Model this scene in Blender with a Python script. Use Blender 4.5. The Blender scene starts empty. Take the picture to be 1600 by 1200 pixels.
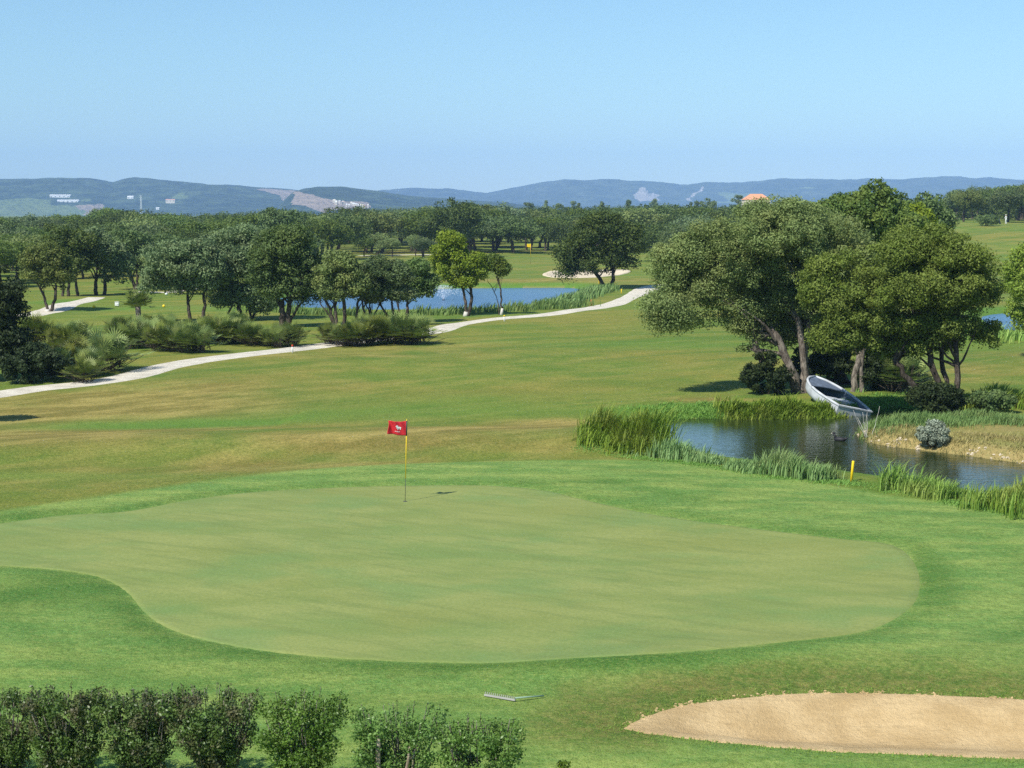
import bpy, bmesh, math, random
import numpy as np
from mathutils import Vector, Matrix

# ------------------------------------------------------------------ camera, sky, sun, exposure
SC = bpy.context.scene
COL = SC.collection
CAM_Z, F_PX, HOR = 7.4, 2500.0, 335.0
PITCH = math.atan((600.0 - HOR) / F_PX)
cam_data = bpy.data.cameras.new("camera")
cam_data.lens = F_PX / 1600.0 * 36.0
cam_data.sensor_width = 36.0
cam_data.clip_start = 0.1
cam_data.clip_end = 40000.0
cam = bpy.data.objects.new("camera", cam_data)
COL.objects.link(cam)
cam.location = (0, 0, CAM_Z)
cam.rotation_euler = (math.pi / 2 - PITCH, 0, 0)
SC.camera = cam

SUN_EL = math.radians(48)
SHADOW_AZ = math.radians(50)            # shadows fall to the right and a little away
sun_vec = Vector((-math.cos(SHADOW_AZ) * math.cos(SUN_EL), -math.sin(SHADOW_AZ) * math.cos(SUN_EL), math.sin(SUN_EL)))
world = bpy.data.worlds.new("World")
SC.world = world
world.use_nodes = True
wn = world.node_tree
wn.nodes.clear()
w_out = wn.nodes.new("ShaderNodeOutputWorld")
w_bg = wn.nodes.new("ShaderNodeBackground")
w_sky = wn.nodes.new("ShaderNodeTexSky")
w_sky.sky_type = 'NISHITA'
w_sky.sun_disc = False
w_sky.sun_elevation = SUN_EL
w_sky.sun_rotation = math.atan2(sun_vec.x, sun_vec.y)
w_sky.altitude = 50
w_sky.air_density = 1.15
w_sky.dust_density = 0.1
w_sky.ozone_density = 4.0
w_bg.inputs['Strength'].default_value = 0.096
w_tint = wn.nodes.new("ShaderNodeMix"); w_tint.data_type = 'RGBA'; w_tint.blend_type = 'MULTIPLY'
w_tint.inputs[0].default_value = 1.0; w_tint.inputs[7].default_value = (0.81, 0.985, 1.05, 1)   # the deep clear blue of a dry day
wn.links.new(w_sky.outputs[0], w_tint.inputs[6])
wn.links.new(w_tint.outputs[2], w_bg.inputs[0])
wn.links.new(w_bg.outputs[0], w_out.inputs[0])

sun_data = bpy.data.lights.new("sun", 'SUN')
sun_data.energy = 4.6
sun_data.angle = math.radians(0.53)
sun_data.color = (1.0, 0.955, 0.88)
sun = bpy.data.objects.new("sun", sun_data)
COL.objects.link(sun)
sun.location = (-40, -30, 60)
sun.rotation_euler = sun_vec.to_track_quat('Z', 'Y').to_euler()

SC.view_settings.view_transform = 'Standard'
SC.view_settings.look = 'None'
SC.view_settings.exposure = 0.46
SC.view_settings.gamma = 1.0
cy = SC.cycles
cy.use_denoising = False
cy.sample_clamp_indirect = 4.0
cy.max_bounces = 6
cy.diffuse_bounces = 3
cy.glossy_bounces = 2
cy.transmission_bounces = 3
cy.transparent_max_bounces = 6
cy.volume_bounces = 2
cy.caustics_reflective = False
cy.caustics_refractive = False

# ------------------------------------------------------------------ pixel <-> world
cp, sp = math.cos(PITCH), math.sin(PITCH)

def ray(px, py):
    u, v = (px - 800.0) / F_PX, (600.0 - py) / F_PX
    return np.array([u, cp + v * sp, -sp + v * cp])

def gz(px, py, z):                       # point on the horizontal plane z
    d = ray(px, py)
    t = (z - CAM_Z) / d[2]
    return np.array([d[0] * t, d[1] * t, z])

def gy(px, py, Y):                       # point at distance Y
    d = ray(px, py)
    t = Y / d[1]
    return np.array([d[0] * t, Y, CAM_Z + d[2] * t])

def project(x, y, z):
    dz = z - CAM_Z
    fw = y * cp - dz * sp
    up = y * sp + dz * cp
    return 800.0 + F_PX * x / fw, 600.0 - F_PX * up / fw

# ------------------------------------------------------------------ noise and polygons
def _hash(ix, iy, seed):
    n = (ix.astype(np.int64) * 374761393 + iy.astype(np.int64) * 668265263 + seed * 1442695041) & 0x7fffffff
    n = ((n ^ (n >> 13)) * 1274126177) & 0x7fffffff
    n = n ^ (n >> 16)
    return (n & 0xffffff) / float(0xffffff)

def vnoise(x, y, seed=0):
    x = np.asarray(x, float); y = np.asarray(y, float)
    ix, iy = np.floor(x), np.floor(y)
    fx, fy = x - ix, y - iy
    fx = fx * fx * (3 - 2 * fx); fy = fy * fy * (3 - 2 * fy)
    a = _hash(ix, iy, seed); b = _hash(ix + 1, iy, seed)
    c = _hash(ix, iy + 1, seed); d = _hash(ix + 1, iy + 1, seed)
    return (a + (b - a) * fx) * (1 - fy) + (c + (d - c) * fx) * fy

def fbm(x, y, seed=0, octv=4):
    s, amp, tot = 0, 1.0, 0
    for i in range(octv):
        s = s + amp * vnoise(x * 2 ** i, y * 2 ** i, seed + i * 7)
        tot += amp; amp *= 0.5
    return s / tot - 0.5

def smooth(a, b, x):
    t = np.clip((x - a) / (b - a), 0, 1)
    return t * t * (3 - 2 * t)

def resample(P, step):
    P = np.array(P, float); n = len(P); out = []
    for i in range(n):                    # closed Catmull-Rom
        p0, p1, p2, p3 = P[i - 1], P[i], P[(i + 1) % n], P[(i + 2) % n]
        k = max(1, int(np.linalg.norm(p2 - p1) / step))
        for j in range(k):
            t = j / k
            out.append(0.5 * ((2 * p1) + (-p0 + p2) * t + (2 * p0 - 5 * p1 + 4 * p2 - p3) * t * t + (-p0 + 3 * p1 - 3 * p2 + p3) * t ** 3))
    return np.array(out)

def spline(P, step):
    P = np.array(P, float); n = len(P); out = []
    for i in range(n - 1):
        p0, p1, p2, p3 = P[max(i - 1, 0)], P[i], P[i + 1], P[min(i + 2, n - 1)]
        k = max(1, int(np.linalg.norm(p2 - p1) / step))
        for j in range(k):
            t = j / k
            out.append(0.5 * ((2 * p1) + (-p0 + p2) * t + (2 * p0 - 5 * p1 + 4 * p2 - p3) * t * t + (-p0 + 3 * p1 - 3 * p2 + p3) * t ** 3))
    out.append(P[-1])
    return np.array(out)

def sdist(poly, x, y):                    # > 0 outside, < 0 inside
    x = np.asarray(x, float); y = np.asarray(y, float)
    shape = x.shape; x = x.ravel(); y = y.ravel()
    out = np.full(x.shape, 99.0)
    lo = poly.min(0) - 14; hi = poly.max(0) + 14
    m = (x > lo[0]) & (x < hi[0]) & (y > lo[1]) & (y < hi[1])
    X, Y = x[m], y[m]
    if len(X) == 0:
        return out.reshape(shape)
    best = np.full(X.shape, 1e9); ins = np.zeros(X.shape, bool)
    n = len(poly)
    for i in range(n):
        ax, ay = poly[i][:2]; bx, by = poly[(i + 1) % n][:2]
        dx, dy = bx - ax, by - ay
        L = dx * dx + dy * dy + 1e-12
        t = np.clip(((X - ax) * dx + (Y - ay) * dy) / L, 0, 1)
        best = np.minimum(best, np.hypot(X - ax - t * dx, Y - ay - t * dy))
        c = ((ay > Y) != (by > Y))
        xi = (bx - ax) * (Y - ay) / ((by - ay) if abs(by - ay) > 1e-12 else 1e-12) + ax
        ins ^= c & (X < xi)
    out[m] = np.where(ins, -best, best)
    return out.reshape(shape)

WZ = -0.42                                # water level of the three ponds
def ppoly(pts, z=0.0, step=1.0):
    return resample([gz(a, b, z)[:2] for a, b in pts], step)

POND_NEAR = ppoly([(1012, 662), (1060, 655), (1150, 654), (1290, 653), (1345, 648), (1390, 636), (1440, 640), (1425, 654), (1365, 663),
                   (1340, 680), (1362, 692), (1440, 702), (1520, 712), (1610, 724), (1720, 735), (1800, 770), (1760, 815), (1650, 803), (1545, 780),
                   (1500, 770), (1360, 750), (1320, 744), (1150, 724), (1110, 716), (1040, 698), (1003, 678)], WZ)
POND_MID = ppoly([(430, 468), (520, 456), (620, 453), (700, 451), (800, 450), (890, 450), (917, 456), (900, 467), (860, 476), (780, 484), (640, 489), (520, 486), (440, 482)], WZ, 2)
POND_RIGHT = ppoly([(1535, 495), (1600, 488), (1680, 490), (1740, 505), (1700, 522), (1620, 524), (1570, 517)], WZ, 2)
GREEN = ppoly([(-60, 826), (0, 818), (100, 806), (200, 800), (300, 781), (400, 768), (500, 762), (620, 759), (760, 760), (850, 768), (900, 779), (1000, 800), (1100, 815), (1200, 828), (1300, 841),
               (1375, 849), (1408, 860), (1428, 882), (1436, 908), (1430, 938), (1405, 962), (1360, 984), (1280, 1004), (1150, 1025), (1020, 1036), (900, 1039), (750, 1038), (600, 1032), (480, 1023),
               (380, 1010), (300, 993), (250, 974), (222, 952), (203, 930), (172, 910), (130, 898), (60, 889), (0, 885), (-60, 884), (-150, 878), (-190, 852), (-130, 834)], 0, 0.35)
BUNKER = ppoly([(975, 1139), (1010, 1121), (1060, 1105), (1130, 1095), (1200, 1088), (1270, 1084), (1400, 1085), (1500, 1089), (1610, 1095), (1720, 1110), (1770, 1140), (1720, 1178), (1610, 1186), (1500, 1182), (1300, 1174), (1150, 1162), (1050, 1151), (1000, 1144)], 0, 0.25)
BUNKER_FAR = ppoly([(848, 430), (865, 423), (900, 421), (960, 420), (985, 423), (960, 431), (910, 435), (865, 434)], 0, 1.0)
APRON = ppoly([(-250, 840), (0, 802), (180, 775), (380, 745), (560, 728), (720, 722), (900, 720), (1050, 722), (1250, 750), (1400, 775), (1560, 800), (1700, 850), (1760, 1000), (1850, 1200), (1850, 1500), (800, 1600), (-250, 1500), (-300, 1100)], 0, 1.0)
PENINSULA = ppoly([(1340, 682), (1362, 663), (1430, 652), (1520, 650), (1620, 652), (1750, 665), (1760, 735), (1610, 722), (1520, 711), (1440, 701), (1365, 692)], 0, 0.6)

def terrain(x, y):
    x = np.asarray(x, float); y = np.asarray(y, float)
    h = fbm(x / 26.0 + 5, y / 22.0 + 9, 3, 3) * 0.75
    h = h + fbm(x / 9.0 + 1, y / 8.0, 11, 2) * 0.16
    h = h * smooth(15, 60, np.hypot(x + 3, (y - 33) * 1.0)) + 0.05 * np.sin(x * 0.33 + 0.6) * np.cos(y * 0.27) * (1 - smooth(15, 60, np.hypot(x + 3, y - 33)))
    far = smooth(230, 700, y)
    h = h + 2.6 * far + far * fbm(x / 160.0, y / 160.0, 21, 2) * 3.0
    h = h - 0.25 * smooth(45, 56, y) * (1 - smooth(60, 75, y)) + 0.55 * smooth(48, 51.5, y - x * 0.12) * (1 - smooth(51.5, 60, y - x * 0.12)) * smooth(-30, -8, x) * (1 - smooth(4, 9, x))
    # rise on the far right
    h = h + 5.6 * smooth(205, 300, y) * smooth(38, 78, x - (y - 300) * 0.10) * (1 - smooth(420, 560, y))
    for poly, b in ((POND_NEAR, 1.6), (POND_MID, 4.0), (POND_RIGHT, 4.0)):
        s = sdist(poly, x, y)
        inside = s < 0
        bank = WZ + 0.26 * smooth(0, 0.5, s) + 0.12 * smooth(0.3, 2.5, s)
        h = np.where(inside, WZ - np.minimum(-s * 0.5, 0.9) - 0.02, np.where(s < b, bank + (np.maximum(h, WZ + 0.38) - bank) * smooth(0.4, b, s), h))
        h = np.where((s >= b) & (s < 13), np.maximum(h, WZ + 0.36), h)
    s = sdist(PENINSULA, x, y)
    h = h + 0.10 * smooth(0.2, -1.2, s)
    s = sdist(BUNKER_FAR, x, y)
    h = h + np.where(s < 0, -0.5 * smooth(0, -2, s), 0)
    # raised collar round the putting green
    s = sdist(GREEN, x, y)
    h = h + 0.055 * smooth(0.05, 0.45, s) * (1 - smooth(0.9, 2.4, s)) + 0.06 * np.exp(-((s - 3.0) / 1.3) ** 2)
    s = sdist(BUNKER, x, y)
    h = h * smooth(0.0, 3.0, s)
    h = h + 0.05 * smooth(0, .4, s) * (1 - smooth(.5, 2, s)) - 0.34 * smooth(0, -1.5, s)
    h = h + 0.14 * smooth(0.0, 1.4, s) * (1 - smooth(1.8, 4.0, s)) * smooth(24.2, 25.8, y)
    return h

def th(x, y):
    return float(terrain(np.array([x]), np.array([y]))[0])

_MARCH = 12.0 * 1.0022 ** np.arange(2300)
def gp(px, py):                           # point on the terrain seen at a pixel
    d = ray(px, py)
    if px < 0 or px > 1600 or True:
        t = _MARCH
        X, Y, Z = d[0] * t, d[1] * t, CAM_Z + d[2] * t
        k = (Z < 2.2) & (Z > -1.8) | (Y > 150)
        t, X, Y, Z = t[k], X[k], Y[k], Z[k]
        H = terrain(X, Y)
        hit = np.nonzero(Z <= H)[0]
        if len(hit) == 0: return gz(px, py, 0.0)
        i = hit[0]
        if i > 0:
            a, b = Z[i - 1] - H[i - 1], H[i] - Z[i]
            f = a / (a + b + 1e-9); X_, Y_ = X[i - 1] + (X[i] - X[i - 1]) * f, Y[i - 1] + (Y[i] - Y[i - 1]) * f
        else: X_, Y_ = X[i], Y[i]
        return np.array([X_, Y_, th(X_, Y_)])

# ------------------------------------------------------------------ object helpers
def mesh_np(name, verts, faces, mats, parent=None, smooth_=False, attrs=None, face_mat=None, local=None):
    """verts (N,3); faces (M,k) array (k=3 or 4) or list of tuples"""
    me = bpy.data.meshes.new(name)
    verts = np.asarray(verts, np.float32)
    if local is not None:
        verts = verts - np.asarray(local, np.float32)
    if isinstance(faces, np.ndarray):
        k = faces.shape[1]; m = len(faces)
        me.vertices.add(len(verts)); me.vertices.foreach_set('co', verts.ravel())
        me.loops.add(m * k); me.loops.foreach_set('vertex_index', faces.astype(np.int32).ravel())
        me.polygons.add(m); me.polygons.foreach_set('loop_start', np.arange(0, m * k, k, dtype=np.int32))
        me.polygons.foreach_set('loop_total', np.full(m, k, np.int32))
        me.update(calc_edges=True)
    else:
        me.from_pydata([tuple(map(float, v)) for v in verts], [], faces)
    for m_ in (mats if isinstance(mats, (list, tuple)) else [mats]):
        me.materials.append(m_)
    if face_mat is not None:
        me.polygons.foreach_set('material_index', np.asarray(face_mat, np.int32))
    if smooth_:
        me.polygons.foreach_set('use_smooth', np.ones(len(me.polygons), bool))
    if attrs:
        for an, av in attrs.items():
            a = me.attributes.new(an, 'FLOAT', 'POINT'); a.data.foreach_set('value', np.asarray(av, np.float32))
    me.update()
    o = bpy.data.objects.new(name, me); COL.objects.link(o)
    if local is not None and parent is None:
        o.location = local
    if parent is not None:
        o.parent = parent
    return o

def tag(o, label, cat, group=None, kind=None):
    if label: o['label'] = label
    if cat: o['category'] = cat
    if group: o['group'] = group
    if kind: o['kind'] = kind
    return o

def thing(name, label, cat, loc, group=None):
    o = bpy.data.objects.new(name, None); COL.objects.link(o)
    o.empty_display_size = 0.3
    o.location = [float(v) for v in loc]
    return tag(o, label, cat, group)

def struct(o, label=None, cat=None):
    o['kind'] = 'structure'
    if label: o['label'] = label
    if cat: o['category'] = cat
    return o

class MB:                                  # mesh builder
    def __init__(s): s.v = []; s.f = []
    def add(s, V, F):
        b = len(s.v); s.v += [tuple(map(float, p)) for p in V]; s.f += [tuple(i + b for i in f) for f in F]
    def box(s, c, d, M=None):
        V = [Vector((sx * d[0] / 2, sy * d[1] / 2, sz * d[2] / 2)) for sx in (-1, 1) for sy in (-1, 1) for sz in (-1, 1)]
        if M is not None: V = [M @ v for v in V]
        V = [v + Vector(c) for v in V]
        s.add(V, [(0, 1, 3, 2), (4, 6, 7, 5), (0, 4, 5, 1), (2, 3, 7, 6), (0, 2, 6, 4), (1, 5, 7, 3)])
    def tube(s, pts, rad, n=8, wob=0.0, rnd=None):
        pts = [Vector(p) for p in pts]; rings = []
        for i, p in enumerate(pts):
            t = (pts[min(i + 1, len(pts) - 1)] - pts[max(i - 1, 0)]).normalized()
            a = t.cross(Vector((0.12, 1, 0.05)))
            if a.length < 1e-3: a = t.cross(Vector((1, 0, 0)))
            a.normalize(); b = t.cross(a)
            r = rad[i] if hasattr(rad, '__len__') else rad
            rings.append([p + (a * math.cos(2 * math.pi * k / n) + b * math.sin(2 * math.pi * k / n)) * r * (1 + (rnd.uniform(-wob, wob) if rnd else 0)) for k in range(n)])
        V = [v for r in rings for v in r]; F = []
        for i in range(len(rings) - 1):
            for k in range(n):
                F.append((i * n + k, i * n + (k + 1) % n, (i + 1) * n + (k + 1) % n, (i + 1) * n + k))
        F.append(tuple(reversed(range(n)))); F.append(tuple((len(rings) - 1) * n + k for k in range(n)))
        s.add(V, F)
    def ball(s, c, r, nu=10, nv=7):
        V = []; F = []
        for i in range(1, nv):
            ph = math.pi * i / nv
            for k in range(nu):
                th_ = 2 * math.pi * k / nu
                V.append((c[0] + r[0] * math.sin(ph) * math.cos(th_), c[1] + r[1] * math.sin(ph) * math.sin(th_), c[2] + r[2] * math.cos(ph)))
        top = len(V); V.append((c[0], c[1], c[2] + r[2])); V.append((c[0], c[1], c[2] - r[2]))
        for i in range(nv - 2):
            for k in range(nu):
                F.append((i * nu + k, (i + 1) * nu + k, (i + 1) * nu + (k + 1) % nu, i * nu + (k + 1) % nu))
        for k in range(nu):
            F.append((top, k, (k + 1) % nu)); F.append((top + 1, (nv - 2) * nu + (k + 1) % nu, (nv - 2) * nu + k))
        s.add(V, F)
    def build(s, name, mat, parent=None, smooth_=False, local=None):
        return mesh_np(name, np.array(s.v), s.f, mat, parent, smooth_, local=local)

# ------------------------------------------------------------------ materials
def new_mat(name):
    m = bpy.data.materials.new(name); m.use_nodes = True
    nt = m.node_tree; nt.nodes.clear()
    out = nt.nodes.new('ShaderNodeOutputMaterial')
    return m, nt, out

def N(nt, typ, **kw):
    n = nt.nodes.new(typ)
    for k, v in kw.items():
        if k.startswith('i_'):
            n.inputs[k[2:].replace('_', ' ')].default_value = v
        else:
            setattr(n, k, v)
    return n

def c4(c): return (c[0], c[1], c[2], 1.0)

def mixc(nt, fac, a, b, blend='MIX'):
    n = nt.nodes.new('ShaderNodeMix'); n.data_type = 'RGBA'; n.blend_type = blend
    for sock, val in ((n.inputs[0], fac), (n.inputs[6], a), (n.inputs[7], b)):
        if isinstance(val, (int, float)): sock.default_value = val
        elif isinstance(val, tuple): sock.default_value = c4(val)
        else: nt.links.new(val, sock)
    return n.outputs[2]

def mth(nt, op, a, b=0.0, c=None):
    n = nt.nodes.new('ShaderNodeMath'); n.operation = op
    for i, val in enumerate((a, b) if c is None else (a, b, c)):
        if isinstance(val, (int, float)): n.inputs[i].default_value = val
        else: nt.links.new(val, n.inputs[i])
    return n.outputs[0]

def ramp(nt, val, lo, hi, o0=0.0, o1=1.0):
    n = nt.nodes.new('ShaderNodeMapRange'); n.interpolation_type = 'SMOOTHSTEP'
    nt.links.new(val, n.inputs[0])
    n.inputs[1].default_value = lo; n.inputs[2].default_value = hi; n.inputs[3].default_value = o0; n.inputs[4].default_value = o1
    return n.outputs[0]

def noise(nt, scale, detail=3, rough=0.55, coord=None, vec=(1, 1, 1), rot=0.0):
    if coord is None:
        coord = nt.nodes.new('ShaderNodeNewGeometry').outputs['Position']
    if vec != (1, 1, 1):
        mp = nt.nodes.new('ShaderNodeMapping'); mp.inputs['Scale'].default_value = vec
        if rot:
            m0 = nt.nodes.new('ShaderNodeMapping'); m0.inputs['Rotation'].default_value = (0, 0, -rot); nt.links.new(coord, m0.inputs[0]); coord = m0.outputs[0]
        nt.links.new(coord, mp.inputs[0]); coord = mp.outputs[0]
    n = nt.nodes.new('ShaderNodeTexNoise'); n.inputs['Scale'].default_value = scale; n.inputs['Detail'].default_value = detail; n.inputs['Roughness'].default_value = rough
    nt.links.new(coord, n.inputs['Vector'])
    return n.outputs['Fac']

def attr(nt, name):
    n = nt.nodes.new('ShaderNodeAttribute'); n.attribute_name = name
    return n.outputs['Fac']

def bsdf(nt, out, color, rough=0.9, spec=0.2, bump=None, bstr=0.3, bdist=0.05, trans=None):
    p = nt.nodes.new('ShaderNodeBsdfPrincipled')
    if isinstance(color, tuple): p.inputs['Base Color'].default_value = c4(color)
    else: nt.links.new(color, p.inputs['Base Color'])
    if isinstance(rough, (int, float)): p.inputs['Roughness'].default_value = rough
    else: nt.links.new(rough, p.inputs['Roughness'])
    p.inputs['Specular IOR Level'].default_value = spec
    if bump is not None:
        b = nt.nodes.new('ShaderNodeBump'); b.inputs['Strength'].default_value = bstr; b.inputs['Distance'].default_value = bdist
        nt.links.new(bump, b.inputs['Height']); nt.links.new(b.outputs[0], p.inputs['Normal'])
    sh = p.outputs[0]
    if trans is not None:
        t = nt.nodes.new('ShaderNodeBsdfTranslucent')
        if isinstance(color, tuple): t.inputs[0].default_value = c4(color)
        else: nt.links.new(color, t.inputs[0])
        mx = nt.nodes.new('ShaderNodeMixShader'); mx.inputs[0].default_value = trans
        nt.links.new(sh, mx.inputs[1]); nt.links.new(t.outputs[0], mx.inputs[2]); sh = mx.outputs[0]
    nt.links.new(sh, out.inputs[0])
    return p

def mat_simple(name, col, rough=0.6, var=0.15, scale=8.0, spec=0.3):
    m, nt, out = new_mat(name)
    f = noise(nt, scale, 4, 0.6, nt.nodes.new('ShaderNodeTexCoord').outputs['Object'])
    c = mixc(nt, f, tuple(x * (1 - var) for x in col), tuple(min(1, x * (1 + var)) for x in col))
    bsdf(nt, out, c, rough, spec)
    return m

def mat_leaf(name, dark, light, third, rough=0.6, trans=0.30, nscale=0.9, spec=0.25, warm=0.35):
    """tint: one value per leaf; clumps of another tone by noise"""
    m, nt, out = new_mat(name)
    t = attr(nt, 'tint')
    c = mixc(nt, t, dark, light)
    oi = nt.nodes.new('ShaderNodeObjectInfo')
    f = noise(nt, nscale, 2, 0.5)
    c = mixc(nt, ramp(nt, f, 0.45, 0.68, 0, warm), c, third)
    hs = nt.nodes.new('ShaderNodeHueSaturation')
    nt.links.new(c, hs.inputs['Color'])
    nt.links.new(mth(nt, 'MULTIPLY_ADD', oi.outputs['Random'], 0.035, 0.482), hs.inputs['Hue'])
    nt.links.new(mth(nt, 'MULTIPLY_ADD', oi.outputs['Random'], 0.7, 1.0), hs.inputs['Value'])
    nt.links.new(mth(nt, 'MULTIPLY_ADD', oi.outputs['Random'], -0.3, 1.12), hs.inputs['Saturation'])
    cc = mixc(nt, 1.0, hs.outputs[0], (1.50, 1.52, 1.05), 'MULTIPLY')
    bsdf(nt, out, cc, rough, spec, trans=trans)
    return m

# grass of the ground sheet
def mat_ground():
    m, nt, out = new_mat('grass_ground')
    big = noise(nt, 0.07, 4, 0.6)
    mid = noise(nt, 0.35, 5, 0.65)
    fine = noise(nt, 6.0, 4, 0.75)
    vfine = noise(nt, 38.0, 3, 0.8)
    green = mixc(nt, ramp(nt, mid, 0.36, 0.64), (0.080, 0.170, 0.030), (0.150, 0.215, 0.048))
    olive = mixc(nt, ramp(nt, mid, 0.35, 0.7), (0.180, 0.190, 0.052), (0.250, 0.225, 0.075))
    c = mixc(nt, ramp(nt, big, 0.42, 0.62, 0.10, 0.80), green, olive)
    # broad mown bands, worn over time
    mp = noise(nt, 0.12, 4, 0.6, None, (0.32, 2.3, 1), 0.62)
    c = mixc(nt, ramp(nt, mp, 0.48, 0.62, 0, 0.80), c, (0.070, 0.155, 0.032))
    mq = noise(nt, 0.34, 4, 0.65, None, (0.30, 2.2, 1), 0.70)
    c = mixc(nt, ramp(nt, mq, 0.50, 0.66, 0, 0.45), c, (0.260, 0.255, 0.095))
    dryn = mth(nt, 'ADD', attr(nt, 'dry'), mth(nt, 'MULTIPLY', mth(nt, 'SUBTRACT', mid, 0.5), 1.1))
    tan = mixc(nt, ramp(nt, noise(nt, 0.5, 5, 0.65, None, (.5, 1.4, 1), .6), .40, .64), (0.185, 0.150, 0.058), (0.360, 0.300, 0.135))
    c = mixc(nt, ramp(nt, dryn, 0.15, 1.0, 0, 0.88), c, tan)
    lush = mth(nt, 'ADD', attr(nt, 'lush'), mth(nt, 'MULTIPLY', mth(nt, 'SUBTRACT', mid, 0.5), 0.5))
    lc = mixc(nt, mid, (0.060, 0.175, 0.030), (0.115, 0.240, 0.050))
    c = mixc(nt, ramp(nt, lush, 0.2, 0.8, 0, 0.95), c, lc)
    ap = mth(nt, 'ADD', attr(nt, 'apron'), mth(nt, 'MULTIPLY', mth(nt, 'SUBTRACT', mid, 0.5), 0.5))
    ac = mixc(nt, ramp(nt, noise(nt, 0.8, 4, 0.65, None, (0.5, 1.3, 1)), 0.38, 0.66), (0.125, 0.270, 0.090), (0.245, 0.365, 0.130))
    c = mixc(nt, ramp(nt, ap, 0.15, 0.7, 0, 0.9), c, ac)
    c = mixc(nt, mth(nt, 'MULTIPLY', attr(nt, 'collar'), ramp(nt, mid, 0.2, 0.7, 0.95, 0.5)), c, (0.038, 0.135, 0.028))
    rg = mixc(nt, ramp(nt, noise(nt, 4.5, 5, 0.75), 0.40, 0.62), (0.070, 0.125, 0.030), (0.165, 0.165, 0.065))
    rg = mixc(nt, ramp(nt, noise(nt, 1.7, 4, 0.7), 0.50, 0.66, 0, .6), rg, (0.190, 0.150, 0.070))
    c = mixc(nt, mth(nt, 'MULTIPLY', attr(nt, 'rough'), 0.85), c, rg)
    c = mixc(nt, attr(nt, 'soil'), c, mixc(nt, fine, (0.20, 0.145, 0.08), (0.50, 0.40, 0.26)))
    grain = noise(nt, 15.0, 5, 0.85); patch = noise(nt, 2.2, 4, 0.7)
    c = mixc(nt, ramp(nt, patch, 0.52, 0.72, 0.0, 0.30), c, (0.045, 0.095, 0.018))
    c = mixc(nt, ramp(nt, fine, 0.34, 0.70, 0.0, 0.38), c, (0.040, 0.082, 0.014))
    c = mixc(nt, ramp(nt, grain, 0.50, 0.68, 0.0, 0.55), c, (0.30, 0.32, 0.13))
    c = mixc(nt, ramp(nt, grain, 0.50, 0.34, 0.0, 0.55), c, (0.045, 0.085, 0.015))
    c = mixc(nt, 1.0, c, (1.28, 1.15, 0.80), 'MULTIPLY')
    h = mth(nt, 'ADD', mth(nt, 'MULTIPLY', fine, 1.0), mth(nt, 'MULTIPLY', vfine, 0.5))
    bsdf(nt, out, c, 0.92, 0.12, h, 0.8, 0.08)
    return m

def mat_green():
    m, nt, out = new_mat('putting_turf')
    big = noise(nt, 0.16, 4, 0.6)
    mid = noise(nt, 0.55, 5, 0.62, None, (0.55, 1.25, 1))
    fine = noise(nt, 14.0, 4, 0.7)
    a = mixc(nt, ramp(nt, big, 0.35, 0.65), (0.175, 0.270, 0.085), (0.225, 0.275, 0.085))
    b = mixc(nt, ramp(nt, mid, 0.34, 0.68, 0.0, 0.95), a, (0.270, 0.325, 0.115))
    c = mixc(nt, ramp(nt, noise(nt, 0.30, 3, 0.6), 0.50, 0.66, 0, 0.55), b, (0.150, 0.275, 0.095))
    st = noise(nt, 1.3, 5, 0.7, None, (0.28, 1.7, 1), -0.55)
    c = mixc(nt, ramp(nt, st, 0.46, 0.66, 0, 0.5), c, (0.150, 0.215, 0.070))
    c = mixc(nt, ramp(nt, fine, 0.36, 0.66, 0, 0.34), c, (0.105, 0.170, 0.050))
    c = mixc(nt, ramp(nt, noise(nt, 26.0, 3, 0.8), 0.52, 0.70, 0, 0.35), c, (0.38, 0.42, 0.20))
    c = mixc(nt, 1.0, c, (0.94, 0.87, 0.74), 'MULTIPLY')
    bsdf(nt, out, c, 0.85, 0.15, fine, 0.25, 0.02)
    return m

def mat_sand(name, a, b, lines=True):
    m, nt, out = new_mat(name)
    f = noise(nt, 1.1, 5, 0.65); g = noise(nt, 11, 5, 0.8); s_ = noise(nt, 55, 2, 0.7)
    c = mixc(nt, ramp(nt, f, 0.35, 0.65), a, b)
    c = mixc(nt, ramp(nt, g, 0.40, 0.75, 0, 0.30), c, tuple(x * 0.62 for x in a))
    if lines:
        c = mixc(nt, ramp(nt, noise(nt, 3.0, 5, 0.8, None, (0.35, 1.6, 1)), 0.56, 0.66, 0, 0.32), c, tuple(x * 0.68 for x in a))
        c = mixc(nt, ramp(nt, s_, 0.60, 0.72, 0, 0.4), c, tuple(x * 0.6 for x in a))
    w = nt.nodes.new('ShaderNodeTexWave'); w.inputs['Scale'].default_value = 2.6; w.inputs['Distortion'].default_value = 6; w.inputs['Detail'].default_value = 3
    w.bands_direction = 'Y'
    nt.links.new(nt.nodes.new('ShaderNodeNewGeometry').outputs['Position'], w.inputs['Vector'])
    h = mth(nt, 'ADD', mth(nt, 'MULTIPLY', w.outputs['Fac'], 0.05 if lines else 0), mth(nt, 'MULTIPLY', g, 1.2))
    h = mth(nt, 'ADD', h, mth(nt, 'MULTIPLY', s_, 0.35))
    bsdf(nt, out, c, 0.95, 0.1, h, 0.75, 0.06)
    return m

def mat_water(name, base, bumps, scale, rough=0.04):
    m, nt, out = new_mat(name)
    a = noise(nt, scale, 3, 0.6, None, (0.6, 1.5, 1)); b = noise(nt, scale * 4.5, 3, 0.6)
    h = mth(nt, 'ADD', a, mth(nt, 'MULTIPLY', b, 0.35))
    p = bsdf(nt, out, base, rough, 0.5, h, bumps, 0.08)
    p.inputs['IOR'].default_value = 1.45
    return m

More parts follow.
